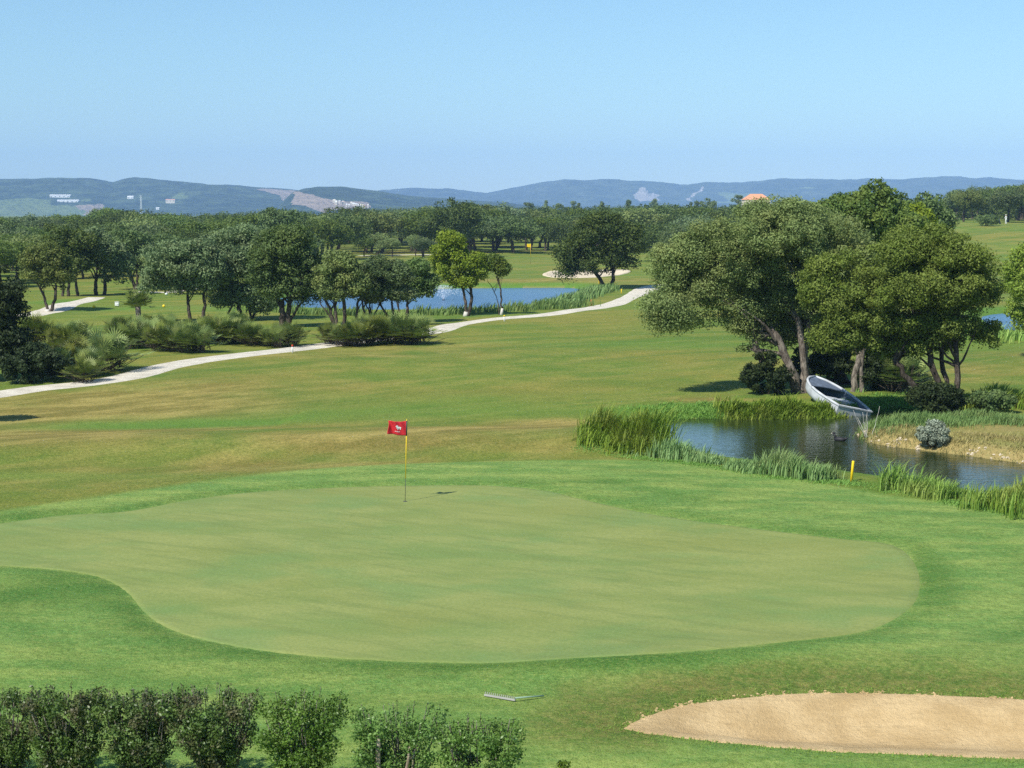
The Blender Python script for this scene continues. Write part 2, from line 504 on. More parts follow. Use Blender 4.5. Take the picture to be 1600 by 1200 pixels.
M = {}
M['ground'] = mat_ground()
M['green'] = mat_green()
M['sand'] = mat_sand('bunker_sand', (0.49, 0.345, 0.165), (0.62, 0.455, 0.235))
M['sand_far'] = mat_sand('pale_sand', (0.60, 0.50, 0.34), (0.68, 0.58, 0.42), False)
M['path'] = mat_sand('path_gravel', (0.55, 0.50, 0.40), (0.70, 0.65, 0.53), False)
M['water_near'] = mat_water('pond_water_olive', (0.022, 0.034, 0.010), 0.16, 2.6)
M['water_mid'] = mat_water('pond_water_blue', (0.045, 0.120, 0.24), 1.0, 2.0, 0.20)
def mat_bark(name, a, b):
    m, nt, out = new_mat(name)
    co = nt.nodes.new('ShaderNodeTexCoord').outputs['Object']
    f = noise(nt, 7.0, 5, 0.7, co, (1.6, 1.6, .45)); g = noise(nt, 1.3, 3, 0.6, co)
    c = mixc(nt, ramp(nt, f, 0.36, 0.62), a, b)
    c = mixc(nt, ramp(nt, g, 0.45, 0.65, 0, 0.7), c, a)
    bsdf(nt, out, c, 0.95, 0.1, f, 1.0, 0.06)
    return m
M['bark'] = mat_bark('bark', (0.030, 0.024, 0.018), (0.13, 0.105, 0.08))
M['bark_grey'] = mat_bark('grey_bark', (0.065, 0.052, 0.042), (0.27, 0.235, 0.19))
M['sawn'] = mat_bark('pale_bark', (0.22, 0.17, 0.12), (0.48, 0.40, 0.30))
M['limewash'] = mat_simple('limewash', (0.55, 0.52, 0.46), 0.9, 0.2, 6.0, 0.1)
M['oliveleaf'] = mat_leaf('leaf_olive', (0.050, 0.072, 0.026), (0.120, 0.150, 0.060), (0.150, 0.150, 0.060))
M['greyleaf'] = mat_leaf('leaf_grey_green', (0.040, 0.064, 0.034), (0.095, 0.128, 0.068), (0.115, 0.120, 0.075))
M['heroleaf'] = mat_leaf('leaf_olive_light', (0.055, 0.088, 0.026), (0.140, 0.180, 0.062), (0.095, 0.150, 0.035))
M['oakleaf'] = mat_leaf('leaf_oak', (0.028, 0.048, 0.018), (0.068, 0.098, 0.034), (0.085, 0.105, 0.030))
M['darkleaf'] = mat_leaf('leaf_dark', (0.010, 0.018, 0.008), (0.026, 0.040, 0.017), (0.030, 0.040, 0.014))  # dark foliage; at the left edge the tone also stands in for deep shade
M['limeleaf'] = mat_leaf('leaf_lime', (0.062, 0.100, 0.013), (0.135, 0.180, 0.026), (0.160, 0.185, 0.024))
M['midleaf'] = mat_leaf('leaf_mid', (0.032, 0.060, 0.016), (0.082, 0.118, 0.029), (0.110, 0.125, 0.026))
M['hedge'] = mat_leaf('leaf_hedge', (0.018, 0.036, 0.010), (0.058, 0.092, 0.022), (0.062, 0.046, 0.038), 0.42, 0.2, 3.5, 0.3, 0.7)
M['hedge2'] = mat_leaf('leaf_hedge_fresh', (0.028, 0.060, 0.010), (0.078, 0.132, 0.024), (0.055, 0.085, 0.020), 0.42, 0.25, 3.5, 0.3, 0.5)
M['palm'] = mat_leaf('leaf_palm', (0.034, 0.056, 0.018), (0.115, 0.145, 0.042), (0.160, 0.150, 0.055), 0.5, 0.15, 1.2, 0.35)
M['reed'] = mat_leaf('reed_blade', (0.045, 0.095, 0.018), (0.160, 0.230, 0.055), (0.180, 0.165, 0.066), 0.6, 0.25, 0.8)
M['reedblue'] = mat_leaf('reed_blade_blue', (0.042, 0.088, 0.032), (0.125, 0.185, 0.080), (0.130, 0.130, 0.062), 0.6, 0.25, 0.8)
M['lushgrass'] = mat_leaf('lush_grass_blade', (0.045, 0.100, 0.014), (0.100, 0.180, 0.030), (0.095, 0.150, 0.030), 0.6, 0.3, 0.8)
M['drygrass'] = mat_leaf('dry_grass_blade', (0.110, 0.100, 0.050), (0.260, 0.220, 0.130), (0.120, 0.140, 0.060), 0.8, 0.2, 0.8)
M['silverbush'] = mat_leaf('leaf_silver', (0.085, 0.100, 0.100), (0.180, 0.205, 0.220), (0.135, 0.150, 0.150), 0.7, 0.15, 2.0)
M['white'] = mat_simple('white_paint', (0.78, 0.78, 0.76), 0.5, 0.08)
M['boatwhite'] = mat_simple('shade_greyed_white_paint', (0.46, 0.48, 0.50), 0.65, 0.55, 3.0)  # white paint greyed and mottled to stand in for dappled tree shade
M['boatin'] = mat_simple('boat_inside_grey', (0.11, 0.14, 0.19), 0.65, 0.7, 3.5)  # bluish grey inside, darkened and mottled for the dappled shade
M['red'] = mat_simple('red_cloth', (0.52, 0.020, 0.030), 0.75, 0.15, 14)
M['redpaint'] = mat_simple('red_paint', (0.55, 0.06, 0.03), 0.5, 0.1)
M['yellow'] = mat_simple('yellow_paint', (0.85, 0.58, 0.02), 0.4, 0.08)
M['black'] = mat_simple('dark_metal', (0.035, 0.04, 0.035), 0.5, 0.2)
M['cup'] = mat_simple('cup_shadow_grey', (0.06, 0.06, 0.06), 0.9, 0.2)
M['skin'] = mat_simple('skin', (0.55, 0.36, 0.26), 0.6, 0.05)
M['cloth_white'] = mat_simple('white_cloth', (0.78, 0.78, 0.76), 0.85, 0.06)
M['navy'] = mat_simple('navy_cloth', (0.04, 0.05, 0.09), 0.8, 0.1)
M['rooftile'] = mat_simple('terracotta_roof', (0.62, 0.30, 0.17), 0.85, 0.2, 3)
M['wallcream'] = mat_simple('cream_wall', (0.68, 0.60, 0.48), 0.85, 0.06, 2)
M['glass'] = mat_simple('dark_window_glass', (0.05, 0.06, 0.07), 0.15, 0.1, 2, 0.5)
M['bird'] = mat_simple('dark_feathers', (0.02, 0.02, 0.022), 0.6, 0.2)
M['bill'] = mat_simple('pale_bill', (0.7, 0.65, 0.55), 0.5, 0.1)
M['rake'] = mat_simple('weathered_rake_plastic', (0.36, 0.35, 0.32), 0.7, 0.2)
M['rakegreen'] = mat_simple('green_grey_handle', (0.20, 0.30, 0.22), 0.6, 0.2)

# ------------------------------------------------------------------ the ground sheet
def axis(segs):
    out = []
    for a, b, s0, s1 in segs:
        x = a
        while x < b - 1e-6:
            out.append(x); t = (x - a) / (b - a); x += s0 + (s1 - s0) * t
    out.append(segs[-1][1]); return np.array(out)

xr = axis([(0, 17, 0.20, 0.22), (17, 30, 0.3, 0.5), (30, 60, 0.5, 0.8), (60, 130, 0.9, 3), (130, 400, 4, 20), (400, 7500, 30, 700)])
xs = np.concatenate([-xr[::-1][:-1], xr])
ys = axis([(-60, 14, 8, 0.6), (14, 18, 0.5, 0.3), (18, 46, 0.19, 0.22), (46, 70, 0.25, 0.34), (70, 110, 0.4, 0.7), (110, 200, 0.7, 1.3), (200, 420, 1.6, 6), (420, 1200, 8, 30), (1200, 11500, 60, 700)])
GX, GY = np.meshgrid(xs, ys)
HZ = terrain(GX, GY)
sd_pond = np.minimum(sdist(POND_NEAR, GX, GY), np.minimum(sdist(POND_MID, GX, GY) * 0.5, sdist(POND_RIGHT, GX, GY) * 0.6))
sd_green = sdist(GREEN, GX, GY)
sd_apron = sdist(APRON, GX, GY)
sd_pen = sdist(PENINSULA, GX, GY)
sd_bunk = sdist(BUNKER, GX, GY)

def blob(px, py, rx, ry):
    """soft patch on the ground centred at a pixel's ground point; radii in metres"""
    c = gz(px, py, 0)
    return np.exp(-(((GX - c[0]) / rx) ** 2 + ((GY - c[1]) / ry) ** 2))
dry = 0.0 * GX
for a in [(60, 690, 4, 3, .75), (230, 665, 10, 9, .50), (120, 625, 10, 6, .40), (430, 715, 6, 2.0, .22), (620, 703, 4, 1.3, .85), (700, 688, 3.2, 1.6, .6), (780, 676, 3.2, 1.6, 1.0), (870, 660, 2.6, 1.6, .95), (560, 724, 4, .8, .4), (330, 735, 6, 1.6, .35), (180, 612, 4, 1.2, .35),
          (130, 640, 5, 4, .6), (1110, 622, 2.6, 1.0, .9), (700, 560, 14, 8, .38), (300, 600, 10, 6, .45), (1520, 580, 4, 5, .6), (1590, 555, 5, 4, .5), (1430, 600, 4, 3, .5), (1150, 740, 4, .8, .5),
          (280, 478, 4, 5, .7), (620, 395, 12, 30, .7), (930, 440, 20, 8, .35), (800, 440, 25, 7, .45), (1560, 365, 30, 20, .8), (940, 465, 4, 6, .5), (700, 735, 5, 1.2, .35),
          (950, 705, 2.6, 2.5, .5), (1330, 1075, 3.0, 0.5, .5), (930, 1100, 0.9, 1.1, .75), (1050, 1080, 1.5, .5, .45), (60, 1065, 1.5, .3, .4), (140, 760, 6, 2.5, .4), (620, 545, 9, 4, .3), (420, 560, 7, 2.5, .35)]:
    dry = dry + a[4] * blob(*a[:4])
lush = 0.9 * np.exp(-(np.maximum(sd_pond, 0) / 1.3) ** 2)
for a in [(1090, 640, 2.6, 1.2, 1.2), (240, 480, 14, 6, .6), (100, 470, 4, 5, .8), (600, 495, 20, 4, .4), (1000, 540, 16, 7, .5), (950, 430, 10, 10, .5), (1560, 540, 6, 6, .4), (600, 640, 12, 3, .5), (250, 655, 7, 2, .7), (160, 930, 2.2, 1.6, .9), (700, 615, 12, 3, .4),
          (1450, 840, 2, 3, .3), (60, 745, 8, 1.5, .5), (1290, 585, 3, 6, .4)]:
    lush = lush + a[4] * blob(*a[:4])
apron = smooth(0.8, -0.8, sd_apron) * 1.0
soil = smooth(0.4, -0.6, sd_pen) * (0.35 + 0.9 * np.clip(fbm(GX / 1.3, GY / 1.3, 5) + 0.15, 0, 1))
soil = np.maximum(soil, smooth(0.9, 0.2, sd_pen) * smooth(1.2, 0.2, np.abs(sdist(POND_NEAR, GX, GY))) * 0.9)
soil = np.clip(soil + 0.75 * np.clip(np.exp(-((sd_bunk - 0.1) / 0.22) ** 2) * (fbm(GX * 1.7, GY * 1.7, 8) + 0.45) * (GY > 24.5), 0, 1), 0, 1)
soil = np.maximum(soil, (sd_pond < -0.1) * 0.9)
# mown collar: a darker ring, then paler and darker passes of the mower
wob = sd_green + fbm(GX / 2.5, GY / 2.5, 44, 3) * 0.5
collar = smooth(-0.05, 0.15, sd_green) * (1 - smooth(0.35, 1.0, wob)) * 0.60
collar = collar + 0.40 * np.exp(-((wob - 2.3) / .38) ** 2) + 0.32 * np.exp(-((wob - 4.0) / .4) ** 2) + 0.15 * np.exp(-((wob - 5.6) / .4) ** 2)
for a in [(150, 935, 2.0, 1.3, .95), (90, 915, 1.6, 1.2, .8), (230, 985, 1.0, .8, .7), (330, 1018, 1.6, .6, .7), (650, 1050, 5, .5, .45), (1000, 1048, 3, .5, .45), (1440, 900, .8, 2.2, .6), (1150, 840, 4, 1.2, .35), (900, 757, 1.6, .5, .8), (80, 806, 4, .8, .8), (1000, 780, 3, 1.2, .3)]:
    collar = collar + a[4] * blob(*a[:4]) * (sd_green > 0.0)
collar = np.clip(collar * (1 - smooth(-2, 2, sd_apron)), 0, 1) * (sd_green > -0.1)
bkc = gz(1300, 1130, 0)
rough = smooth(2.3, 0.6, sd_bunk + fbm(GX / .9, GY / .9, 71, 3) * 1.2) * smooth(-1.2, 0.2, GY - bkc[1] + (GX < gz(1000, 1138, 0)[0] + .3) * .7) * (sd_green > .9)
nx, ny = len(xs), len(ys)
idx = np.arange(nx * ny).reshape(ny, nx)
faces = np.stack([idx[:-1, :-1], idx[:-1, 1:], idx[1:, 1:], idx[1:, :-1]], -1).reshape(-1, 4)
# the sheet leaves room under the sheets that lie on it
low = 0.08 * smooth(-0.10, -0.5, sd_green) + 0.20 * smooth(-0.06, -0.5, sd_bunk)
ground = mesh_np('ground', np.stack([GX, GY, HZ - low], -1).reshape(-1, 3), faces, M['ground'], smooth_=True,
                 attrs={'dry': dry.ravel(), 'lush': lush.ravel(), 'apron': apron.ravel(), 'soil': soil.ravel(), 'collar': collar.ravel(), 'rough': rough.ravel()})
struct(ground, 'rolling golf course turf, green and sun-dried', 'ground')

def sheet(name, poly, mat, off, rings=24, centre=None, noise_edge=0.0, uneven=0.0, seed=1):
    c = poly.mean(0) if centre is None else centre
    n = len(poly); V = []
    for r in range(rings + 1):
        t = 1 - (r / rings) ** 1.0 * 0.999
        q = c + (poly - c) * t
        V.append(q)
    T = np.roll(poly, -1, 0) - np.roll(poly, 1, 0); T /= np.linalg.norm(T, axis=1)[:, None]
    sg = np.sign(np.sum(poly[:, 0] * np.roll(poly[:, 1], -1) - np.roll(poly[:, 0], -1) * poly[:, 1]))
    V.insert(0, poly + sg * np.stack([T[:, 1], -T[:, 0]], -1) * 0.05)      # rim tucked under the turf
    V = np.concatenate(V)
    z = terrain(V[:, 0], V[:, 1]) + off
    z[:n] -= off + 0.02
    if uneven:
        s = sdist(poly, V[:, 0], V[:, 1])
        z = z + (fbm(V[:, 0] * 1.4, V[:, 1] * 1.4, seed, 3)) * uneven * smooth(0, -0.4, s)
    F = []
    for r in range(rings + 1):
        a = r * n + np.arange(n); b = r * n + (np.arange(n) + 1) % n
        F.append(np.stack([a, b, b + n, a + n], -1))
    return mesh_np(name, np.column_stack([V, z]), np.concatenate(F), mat, smooth_=True)

struct(sheet('putting_green', GREEN, M['green'], 0.009, 60, gz(650, 868, 0)[:2]), 'smooth closely mown putting green around the red flag', 'putting green')
struct(sheet('sand_bunker', BUNKER, M['sand'], 0.010, 40, gz(1350, 1135, 0)[:2], uneven=0.07), 'raked orange sand bunker at the near edge', 'bunker')
struct(sheet('sand_bunker', BUNKER_FAR, M['sand_far'], 0.06, 12, None), 'pale sand bunker beyond the blue pond', 'bunker')

def ribbon(name, pts, widths, mat, label, off=0.03, step=1.0):
    P = spline([gp(a, b)[:2] for a, b in pts], step)
    W = np.interp(np.linspace(0, 1, len(P)), np.linspace(0, 1, len(widths)), widths)
    T = np.gradient(P, axis=0); T /= np.linalg.norm(T, axis=1)[:, None]
    Nn = np.stack([-T[:, 1], T[:, 0]], -1)
    k = 7; V = []
    for j in range(k):
        s = (j / (k - 1) - 0.5)
        edge = (fbm(P[:, 0] * 0.8 + j * 9, P[:, 1] * 0.8, 31) * 0.22 if j in (0, k - 1) else 0)
        V.append(P + Nn * (W * s + edge)[:, None])
    V = np.stack(V, 1).reshape(-1, 2)
    jj = np.tile(np.arange(k), len(P))
    z = terrain(V[:, 0], V[:, 1]) + off - np.where((jj == 0) | (jj == k - 1), off + 0.04, 0)
    i = np.arange(len(P) * k).reshape(len(P), k)
    F = np.stack([i[:-1, :-1], i[1:, :-1], i[1:, 1:], i[:-1, 1:]], -1).reshape(-1, 4)
    return struct(mesh_np(name, np.column_stack([V, z]), F, mat, smooth_=True), label, 'path')

ribbon('cart_path', [(-160, 634), (-60, 624), (0, 616), (60, 607), (130, 600), (200, 589), (250, 575), (300, 565), (360, 557), (430, 549), (495, 541), (560, 533), (620, 525), (680, 517), (720, 506), (780, 498), (860, 491), (930, 481), (965, 473), (990, 462), (1010, 452), (1040, 445)],
       [2.3, 2.3, 2.3, 2.5, 2.7, 2.3, 2.0, 2.0, 2.3, 2.8, 2.0, 2.0, 2.6, 3.0, 2.6], M['path'], 'pale gravel cart path winding across the fairway')
ribbon('cart_path', [(30, 495), (60, 489), (85, 484), (110, 474), (150, 465)], [3.0, 3.0, 2.6, 2.0], M['path'], 'pale path by the tee on the left')
ribbon('cart_path', [(215, 456), (240, 457), (262, 457), (290, 453), (330, 450)], [2.0, 2.0, 2.0], M['path'], 'thin pale path behind the tee')
ribbon('cart_path', [(560, 400), (600, 399), (640, 398), (680, 398)], [2.5, 2.5], M['path'], 'thin pale path below the far tree row', step=2)

def water(name, poly, mat, label):
    lo = poly.min(0) - 1.2; hi = poly.max(0) + 1.2
    q = poly.mean(0) + (poly - poly.mean(0)) * 1.0
    # polygon grown by a little, so that its rim lies under the bank
    T = np.roll(poly, -1, 0) - np.roll(poly, 1, 0)
    T /= np.linalg.norm(T, axis=1)[:, None]
    s = np.sign(np.sum(poly[:, 0] * np.roll(poly[:, 1], -1) - np.roll(poly[:, 0], -1) * poly[:, 1]))
    q = poly + s * np.stack([T[:, 1], -T[:, 0]], -1) * 0.18
    o = mesh_np(name, np.column_stack([q, np.full(len(q), WZ)]), [tuple(range(len(q)))], mat)
    bm = bmesh.new(); bm.from_mesh(o.data); bmesh.ops.triangulate(bm, faces=bm.faces[:], ngon_method='EAR_CLIP')
    for f in bm.faces:
        if f.normal.z < 0: f.normal_flip()
    bm.to_mesh(o.data); bm.free()
    return struct(o, label, 'pond')
water('pond_water', POND_NEAR, M['water_near'], 'olive pond water in front of the white boat')
water('pond_water', POND_MID, M['water_mid'], 'blue pond with a small fountain behind the trees')
water('pond_water', POND_RIGHT, M['water_mid'], 'small blue pond at the right edge')

# ------------------------------------------------------------------ hills
def mat_hill(name, dark, light, scar_col):
    m, nt, out = new_mat(name)
    f = noise(nt, 0.035, 5, 0.75); g = noise(nt, 0.0035, 4, 0.6)
    f2 = noise(nt, 0.011, 4, 0.7)
    c = mixc(nt, ramp(nt, mth(nt, 'ADD', mth(nt, 'MULTIPLY', f, .5), mth(nt, 'MULTIPLY', f2, .5)), 0.43, 0.60), dark, light)
    c = mixc(nt, ramp(nt, g, 0.52, 0.68, 0, 0.6), c, tuple(x * 0.55 for x in dark))
    fl = mth(nt, 'ADD', attr(nt, 'field'), mth(nt, 'MULTIPLY', mth(nt, 'SUBTRACT', noise(nt, 0.012, 4, 0.7), 0.5), 1.6))
    c = mixc(nt, ramp(nt, fl, 0.35, 0.75, 0, 0.85), c, mixc(nt, g, (0.12, 0.19, 0.05), (0.24, 0.28, 0.10)))
    sc = mth(nt, 'ADD', attr(nt, 'scar'), mth(nt, 'MULTIPLY', mth(nt, 'SUBTRACT', noise(nt, 0.02, 4, 0.7), 0.5), 0.9))
    c = mixc(nt, ramp(nt, sc, 0.35, 0.6), c, mixc(nt, noise(nt, 0.03, 4, 0.7), tuple(x * 0.6 for x in scar_col), scar_col))
    bsdf(nt, out, c, 0.95, 0.05, mth(nt, 'ADD', f, mth(nt, 'MULTIPLY', f2, 3.0)), 1.0, 22.0)
    return m

HILLS = []
def on_hill(px, py):
    best = None
    for (X, Y, Z, P, Q, T) in HILLS:
        e = (P - px) ** 2 + (Q - py) ** 2 * 4 + (T > 0) * 1e9
        i = np.unravel_index(np.argmin(e), e.shape)
        if e[i] < 60 and (best is None or Y[i] < best): best = float(Y[i])
    return best
def hill(name, D, depth, ridge, mat, label, seed, fields=(), scars=(), x_pad=0):
    px = np.array([r[0] for r in ridge], float); py = np.array([r[1] for r in ridge], float)
    zx = (px - 800) / F_PX * D / cp
    zz = CAM_Z + (HOR - py) / F_PX * D
    n, k = 420, 70
    X = np.linspace(zx[0], zx[-1], n); top = np.interp(X, zx, zz)
    top = top + fbm(X / 90.0, X * 0 + seed, seed, 3) * D * 0.0013
    T = np.linspace(-0.62, 0.5, k)         # 0 is the ridge
    XX, TT = np.meshgrid(X, T)
    prof = np.where(TT < 0, np.cos(np.clip(-TT / 0.62, 0, 1) * math.pi / 2) ** 1.4, np.cos(np.clip(TT / 0.5, 0, 1) * math.pi / 2))
    ed = smooth(0, 0.04, (XX - X[0]) / (X[-1] - X[0])) if name == 'x' else 1.0
    Z = top[None, :] * prof * ed
    YY = D + TT * depth
    Z = Z * (1 + fbm(XX / 330.0, YY / 330.0, seed + 3, 4) * 0.75 * np.sin(np.clip(-TT / 0.62, 0, 1) * math.pi)) - 3 * (prof < 0.01)
    # keep the outline: nothing in front rises above the ridge as seen from the course
    XX = XX * (YY / D)
    P, Q = project(XX, YY, Z)
    HILLS.append((XX, YY, Z, P.copy(), Q.copy(), TT))
    P = P + fbm(XX / 120.0, YY / 200.0, seed + 40, 4) * 46; Q = Q + fbm(XX / 110.0, YY / 160.0, seed + 60, 4) * 12
    fa = 0 * Z; sa = 0 * Z
    for (x0, y0, x1, y1) in fields:
        fa = np.maximum(fa, smooth(-9, 9, np.minimum(np.minimum(P - x0, x1 - P), (np.minimum(Q - y0, y1 - Q)) * 2.5)))
    for poly in scars:
        s = sdist(np.array(poly, float), P, Q)
        sa = np.maximum(sa, smooth(2.5, -2.0, s))
    i = np.arange(n * k).reshape(k, n)
    F = np.stack([i[:-1, :-1], i[:-1, 1:], i[1:, 1:], i[1:, :-1]], -1).reshape(-1, 4)
    o = mesh_np(name, np.stack([XX, YY, Z], -1).reshape(-1, 3), F, mat, smooth_=True, attrs={'field': fa.ravel(), 'scar': sa.ravel()})
    return struct(o, label, 'hills')

M['hill_near'] = mat_hill('wooded_hill', (0.010, 0.024, 0.010), (0.085, 0.120, 0.045), (0.46, 0.35, 0.26))
M['hill_far'] = mat_hill('far_wooded_hill', (0.010, 0.022, 0.012), (0.085, 0.105, 0.050), (0.55, 0.48, 0.42))
hill('hills', 8200, 2600, [(520, 312), (600, 301), (640, 296), (700, 296), (760, 301), (800, 295), (840, 286), (880, 281), (950, 284), (1000, 286), (1060, 291), (1100, 288), (1180, 285), (1215, 280), (1290, 282), (1350, 283), (1400, 287), (1440, 280), (1490, 277), (1540, 281), (1600, 285), (1680, 290), (1800, 296), (1950, 300)],
     M['hill_far'], 'far blue wooded hills with pale scars', 4,
     scars=[[(992, 306), (1002, 294), (1010, 298), (1016, 306), (1024, 301), (1036, 308), (1020, 312), (1000, 312)], [(1080, 310), (1088, 293), (1093, 293), (1087, 310)]],
     fields=[(1120, 303, 1175, 318), (1255, 290, 1275, 296)])
hill('hills', 5600, 2200, [(-420, 292), (-250, 286), (-120, 283), (0, 279), (40, 281), (100, 278), (150, 281), (185, 288), (218, 281), (260, 283), (330, 289), (380, 291), (420, 295), (470, 299), (540, 312), (640, 322)],
     M['hill_near'], 'long wooded hills on the left with farm buildings', 9,
     fields=[(-100, 312, 78, 345), (78, 322, 150, 345), (130, 311, 152, 316), (270, 302, 290, 308)],
     scars=[[(120, 322), (165, 320), (158, 338), (130, 338)], [(408, 297), (440, 296), (472, 299), (506, 308), (512, 322), (470, 330), (452, 325)]])
hill('hills', 4300, 1500, [(440, 322), (462, 302), (480, 295), (500, 292), (540, 293), (600, 300), (640, 305), (700, 311), (790, 318), (860, 326)],
     M['hill_near'], 'low green wooded hill left of centre', 15,
     scars=[[(462, 318), (470, 301), (495, 303), (520, 312), (575, 316), (572, 323), (500, 330)]])

# ------------------------------------------------------------------ foliage
def unit(n, rng):
    v = rng.normal(size=(n, 3)); return v / np.linalg.norm(v, axis=1)[:, None]

def leaves(P, Nrm, size, rng, aspect=0.5, jitter=0.9, fold=0.0):
    """rhombic leaves at P facing roughly Nrm"""
    n = len(P)
    nn = Nrm + unit(n, rng) * jitter; nn /= np.linalg.norm(nn, axis=1)[:, None]
    t = np.cross(nn, unit(n, rng)); t /= (np.linalg.norm(t, axis=1)[:, None] + 1e-9)
    b = np.cross(nn, t)
    L = (size * rng.uniform(0.65, 1.35, n))[:, None]
    V = np.stack([P - t * L * 0.5, P + b * L * aspect * 0.5 + t * L * 0.05, P + t * L * 0.5, P - b * L * aspect * 0.5 + t * L * 0.05], 1)
    return V.reshape(-1, 3)

def quads(n):
    return np.arange(n * 4, dtype=np.int64).reshape(n, 4)

def blob_leaves(blobs, total, size, rng, up=0.25, aspect=0.5, shell=0.55):
    """blobs: (cx,cy,cz,rx,ry,rz); leaves spread through each, denser to its outside"""
    B = np.array(blobs, float)
    w = (B[:, 3] * B[:, 4] + B[:, 4] * B[:, 5] + B[:, 3] * B[:, 5]); w /= w.sum()
    which = rng.choice(len(B), total, p=w)
    d = unit(total, rng); d[:, 2] = d[:, 2] + up * rng.uniform(0, 1, total); d /= np.linalg.norm(d, axis=1)[:, None]
    r = shell + (1 - shell) * rng.uniform(0, 1, total) ** 0.6
    r = r * (1 + 0.15 * rng.normal(size=total) + 0.22 * (rng.uniform(0, 1, total) > .9) * rng.uniform(0, 1, total))
    Bs = B[which]
    P = Bs[:, :3] + d * Bs[:, 3:6] * r[:, None]
    nr = d / Bs[:, 3:6]; nr /= np.linalg.norm(nr, axis=1)[:, None]
    V = leaves(P, nr, size, rng, aspect)
    bt = rng.uniform(0, 1, len(B))
    t = np.clip(0.55 * bt[which] + 0.45 * rng.uniform(0, 1, total) ** 1.2, 0, 1)
    return V, np.repeat(t, 4)

def sub_blobs(lobes, rng, rs, dens=1.0, zmin=None, inner=0.35):
    """clumps over the surface (and some in the middle) of big lobes"""
    out = []
    for (cx, cy, cz, rx, ry, rz) in lobes:
        area = 4 * math.pi * ((rx * ry) ** 1.6 / 3 + (rx * rz) ** 1.6 / 3 + (ry * rz) ** 1.6 / 3) ** (1 / 1.6)
        n = max(5, int(dens * area / (math.pi * rs * rs) * 1.45))
        d = unit(n, rng)
        low = d[:, 2] < -0.35
        keep = ~low | (rng.uniform(0, 1, n) < 0.45)
        d = d[keep]
        rad = np.where(rng.uniform(0, 1, len(d)) < inner, rng.uniform(0.3, 0.75, len(d)), rng.uniform(0.82, 1.04, len(d)))
        for k in range(len(d)):
            s = rs * (0.45 + 1.05 * rng.uniform() ** 1.6)
            p = np.array([cx, cy, cz]) + d[k] * np.array([rx - s * .7, ry - s * .7, rz - s * .6]).clip(0.05) * rad[k]
            if zmin is not None and p[2] < zmin: p[2] = zmin + rng.uniform(0, .3)
            out.append((p[0], p[1], p[2], s, s, s * rng.uniform(0.6, 0.85)))
    return out

def curve(p0, p1, bow, rnd, n=9, wob=0.06):
    p0, p1 = Vector(p0), Vector(p1); L = (p1 - p0).length
    c = (p0 + p1) / 2 + Vector(bow) * L
    out = []
    for i in range(n + 1):
        t = i / n
        q = p0 * (1 - t) ** 2 + c * 2 * t * (1 - t) + p1 * t * t
        if 0 < i < n: q += Vector([rnd.uniform(-wob, wob) * L * 0.35 for _ in range(3)])
        out.append(q)
    return out

def add_limb(mb, p0, p1, r0, r1, bow, rnd, n=9, sides=8, wob=0.06):
    pts = curve(p0, p1, bow, rnd, n, wob)
    mb.tube(pts, [r0 + (r1 - r0) * (i / n) ** 0.8 for i in range(n + 1)], sides, 0.14, rnd)
    return pts

def make_trunk(base, stems, blobs, r, rnd, sides=8, nbr=5, twigs=True):
    """stems: list of (dx0, fork point xyz, bow, radius factor)"""
    mb = MB()
    B = [Vector(b[:3]) for b in blobs]
    forks = []
    for (off, fork, bow, rf) in stems:
        p0 = Vector(base) + Vector((off[0], off[1], -0.25))
        pts = add_limb(mb, p0, fork, r * rf * 1.0, r * rf * 0.62, bow, rnd, 9, sides)
        mb.tube([p0 + Vector((0, 0, 0.0)), p0.lerp(Vector(pts[1]), 0.5), Vector(pts[1])], [r * rf * 1.5, r * rf * 1.12, r * rf * 0.98], sides, 0.15, rnd)
        forks.append((Vector(fork), r * rf * 0.62, pts))
    for fi, (f, fr, pts) in enumerate(forks):
        cand = sorted(B, key=lambda b: (b - f).length + rnd.uniform(0, 2.5))[: nbr]
        for b in cand:
            st = f if rnd.random() < 0.6 else Vector(pts[6 + rnd.randrange(3)])
            q = add_limb(mb, st, b, fr * rnd.uniform(0.5, 0.8), fr * 0.14, (rnd.uniform(-.15, .15), rnd.uniform(-.15, .15), rnd.uniform(-.02, .15)), rnd, 6, 6)
            if twigs:
                for _ in range(2):
                    bb = rnd.choice(B)
                    if (bb - b).length < 2.6:
                        add_limb(mb, q[4], bb, fr * 0.25, fr * 0.08, (rnd.uniform(-.2, .2), rnd.uniform(-.2, .2), .1), rnd, 4, 5)
    return mb

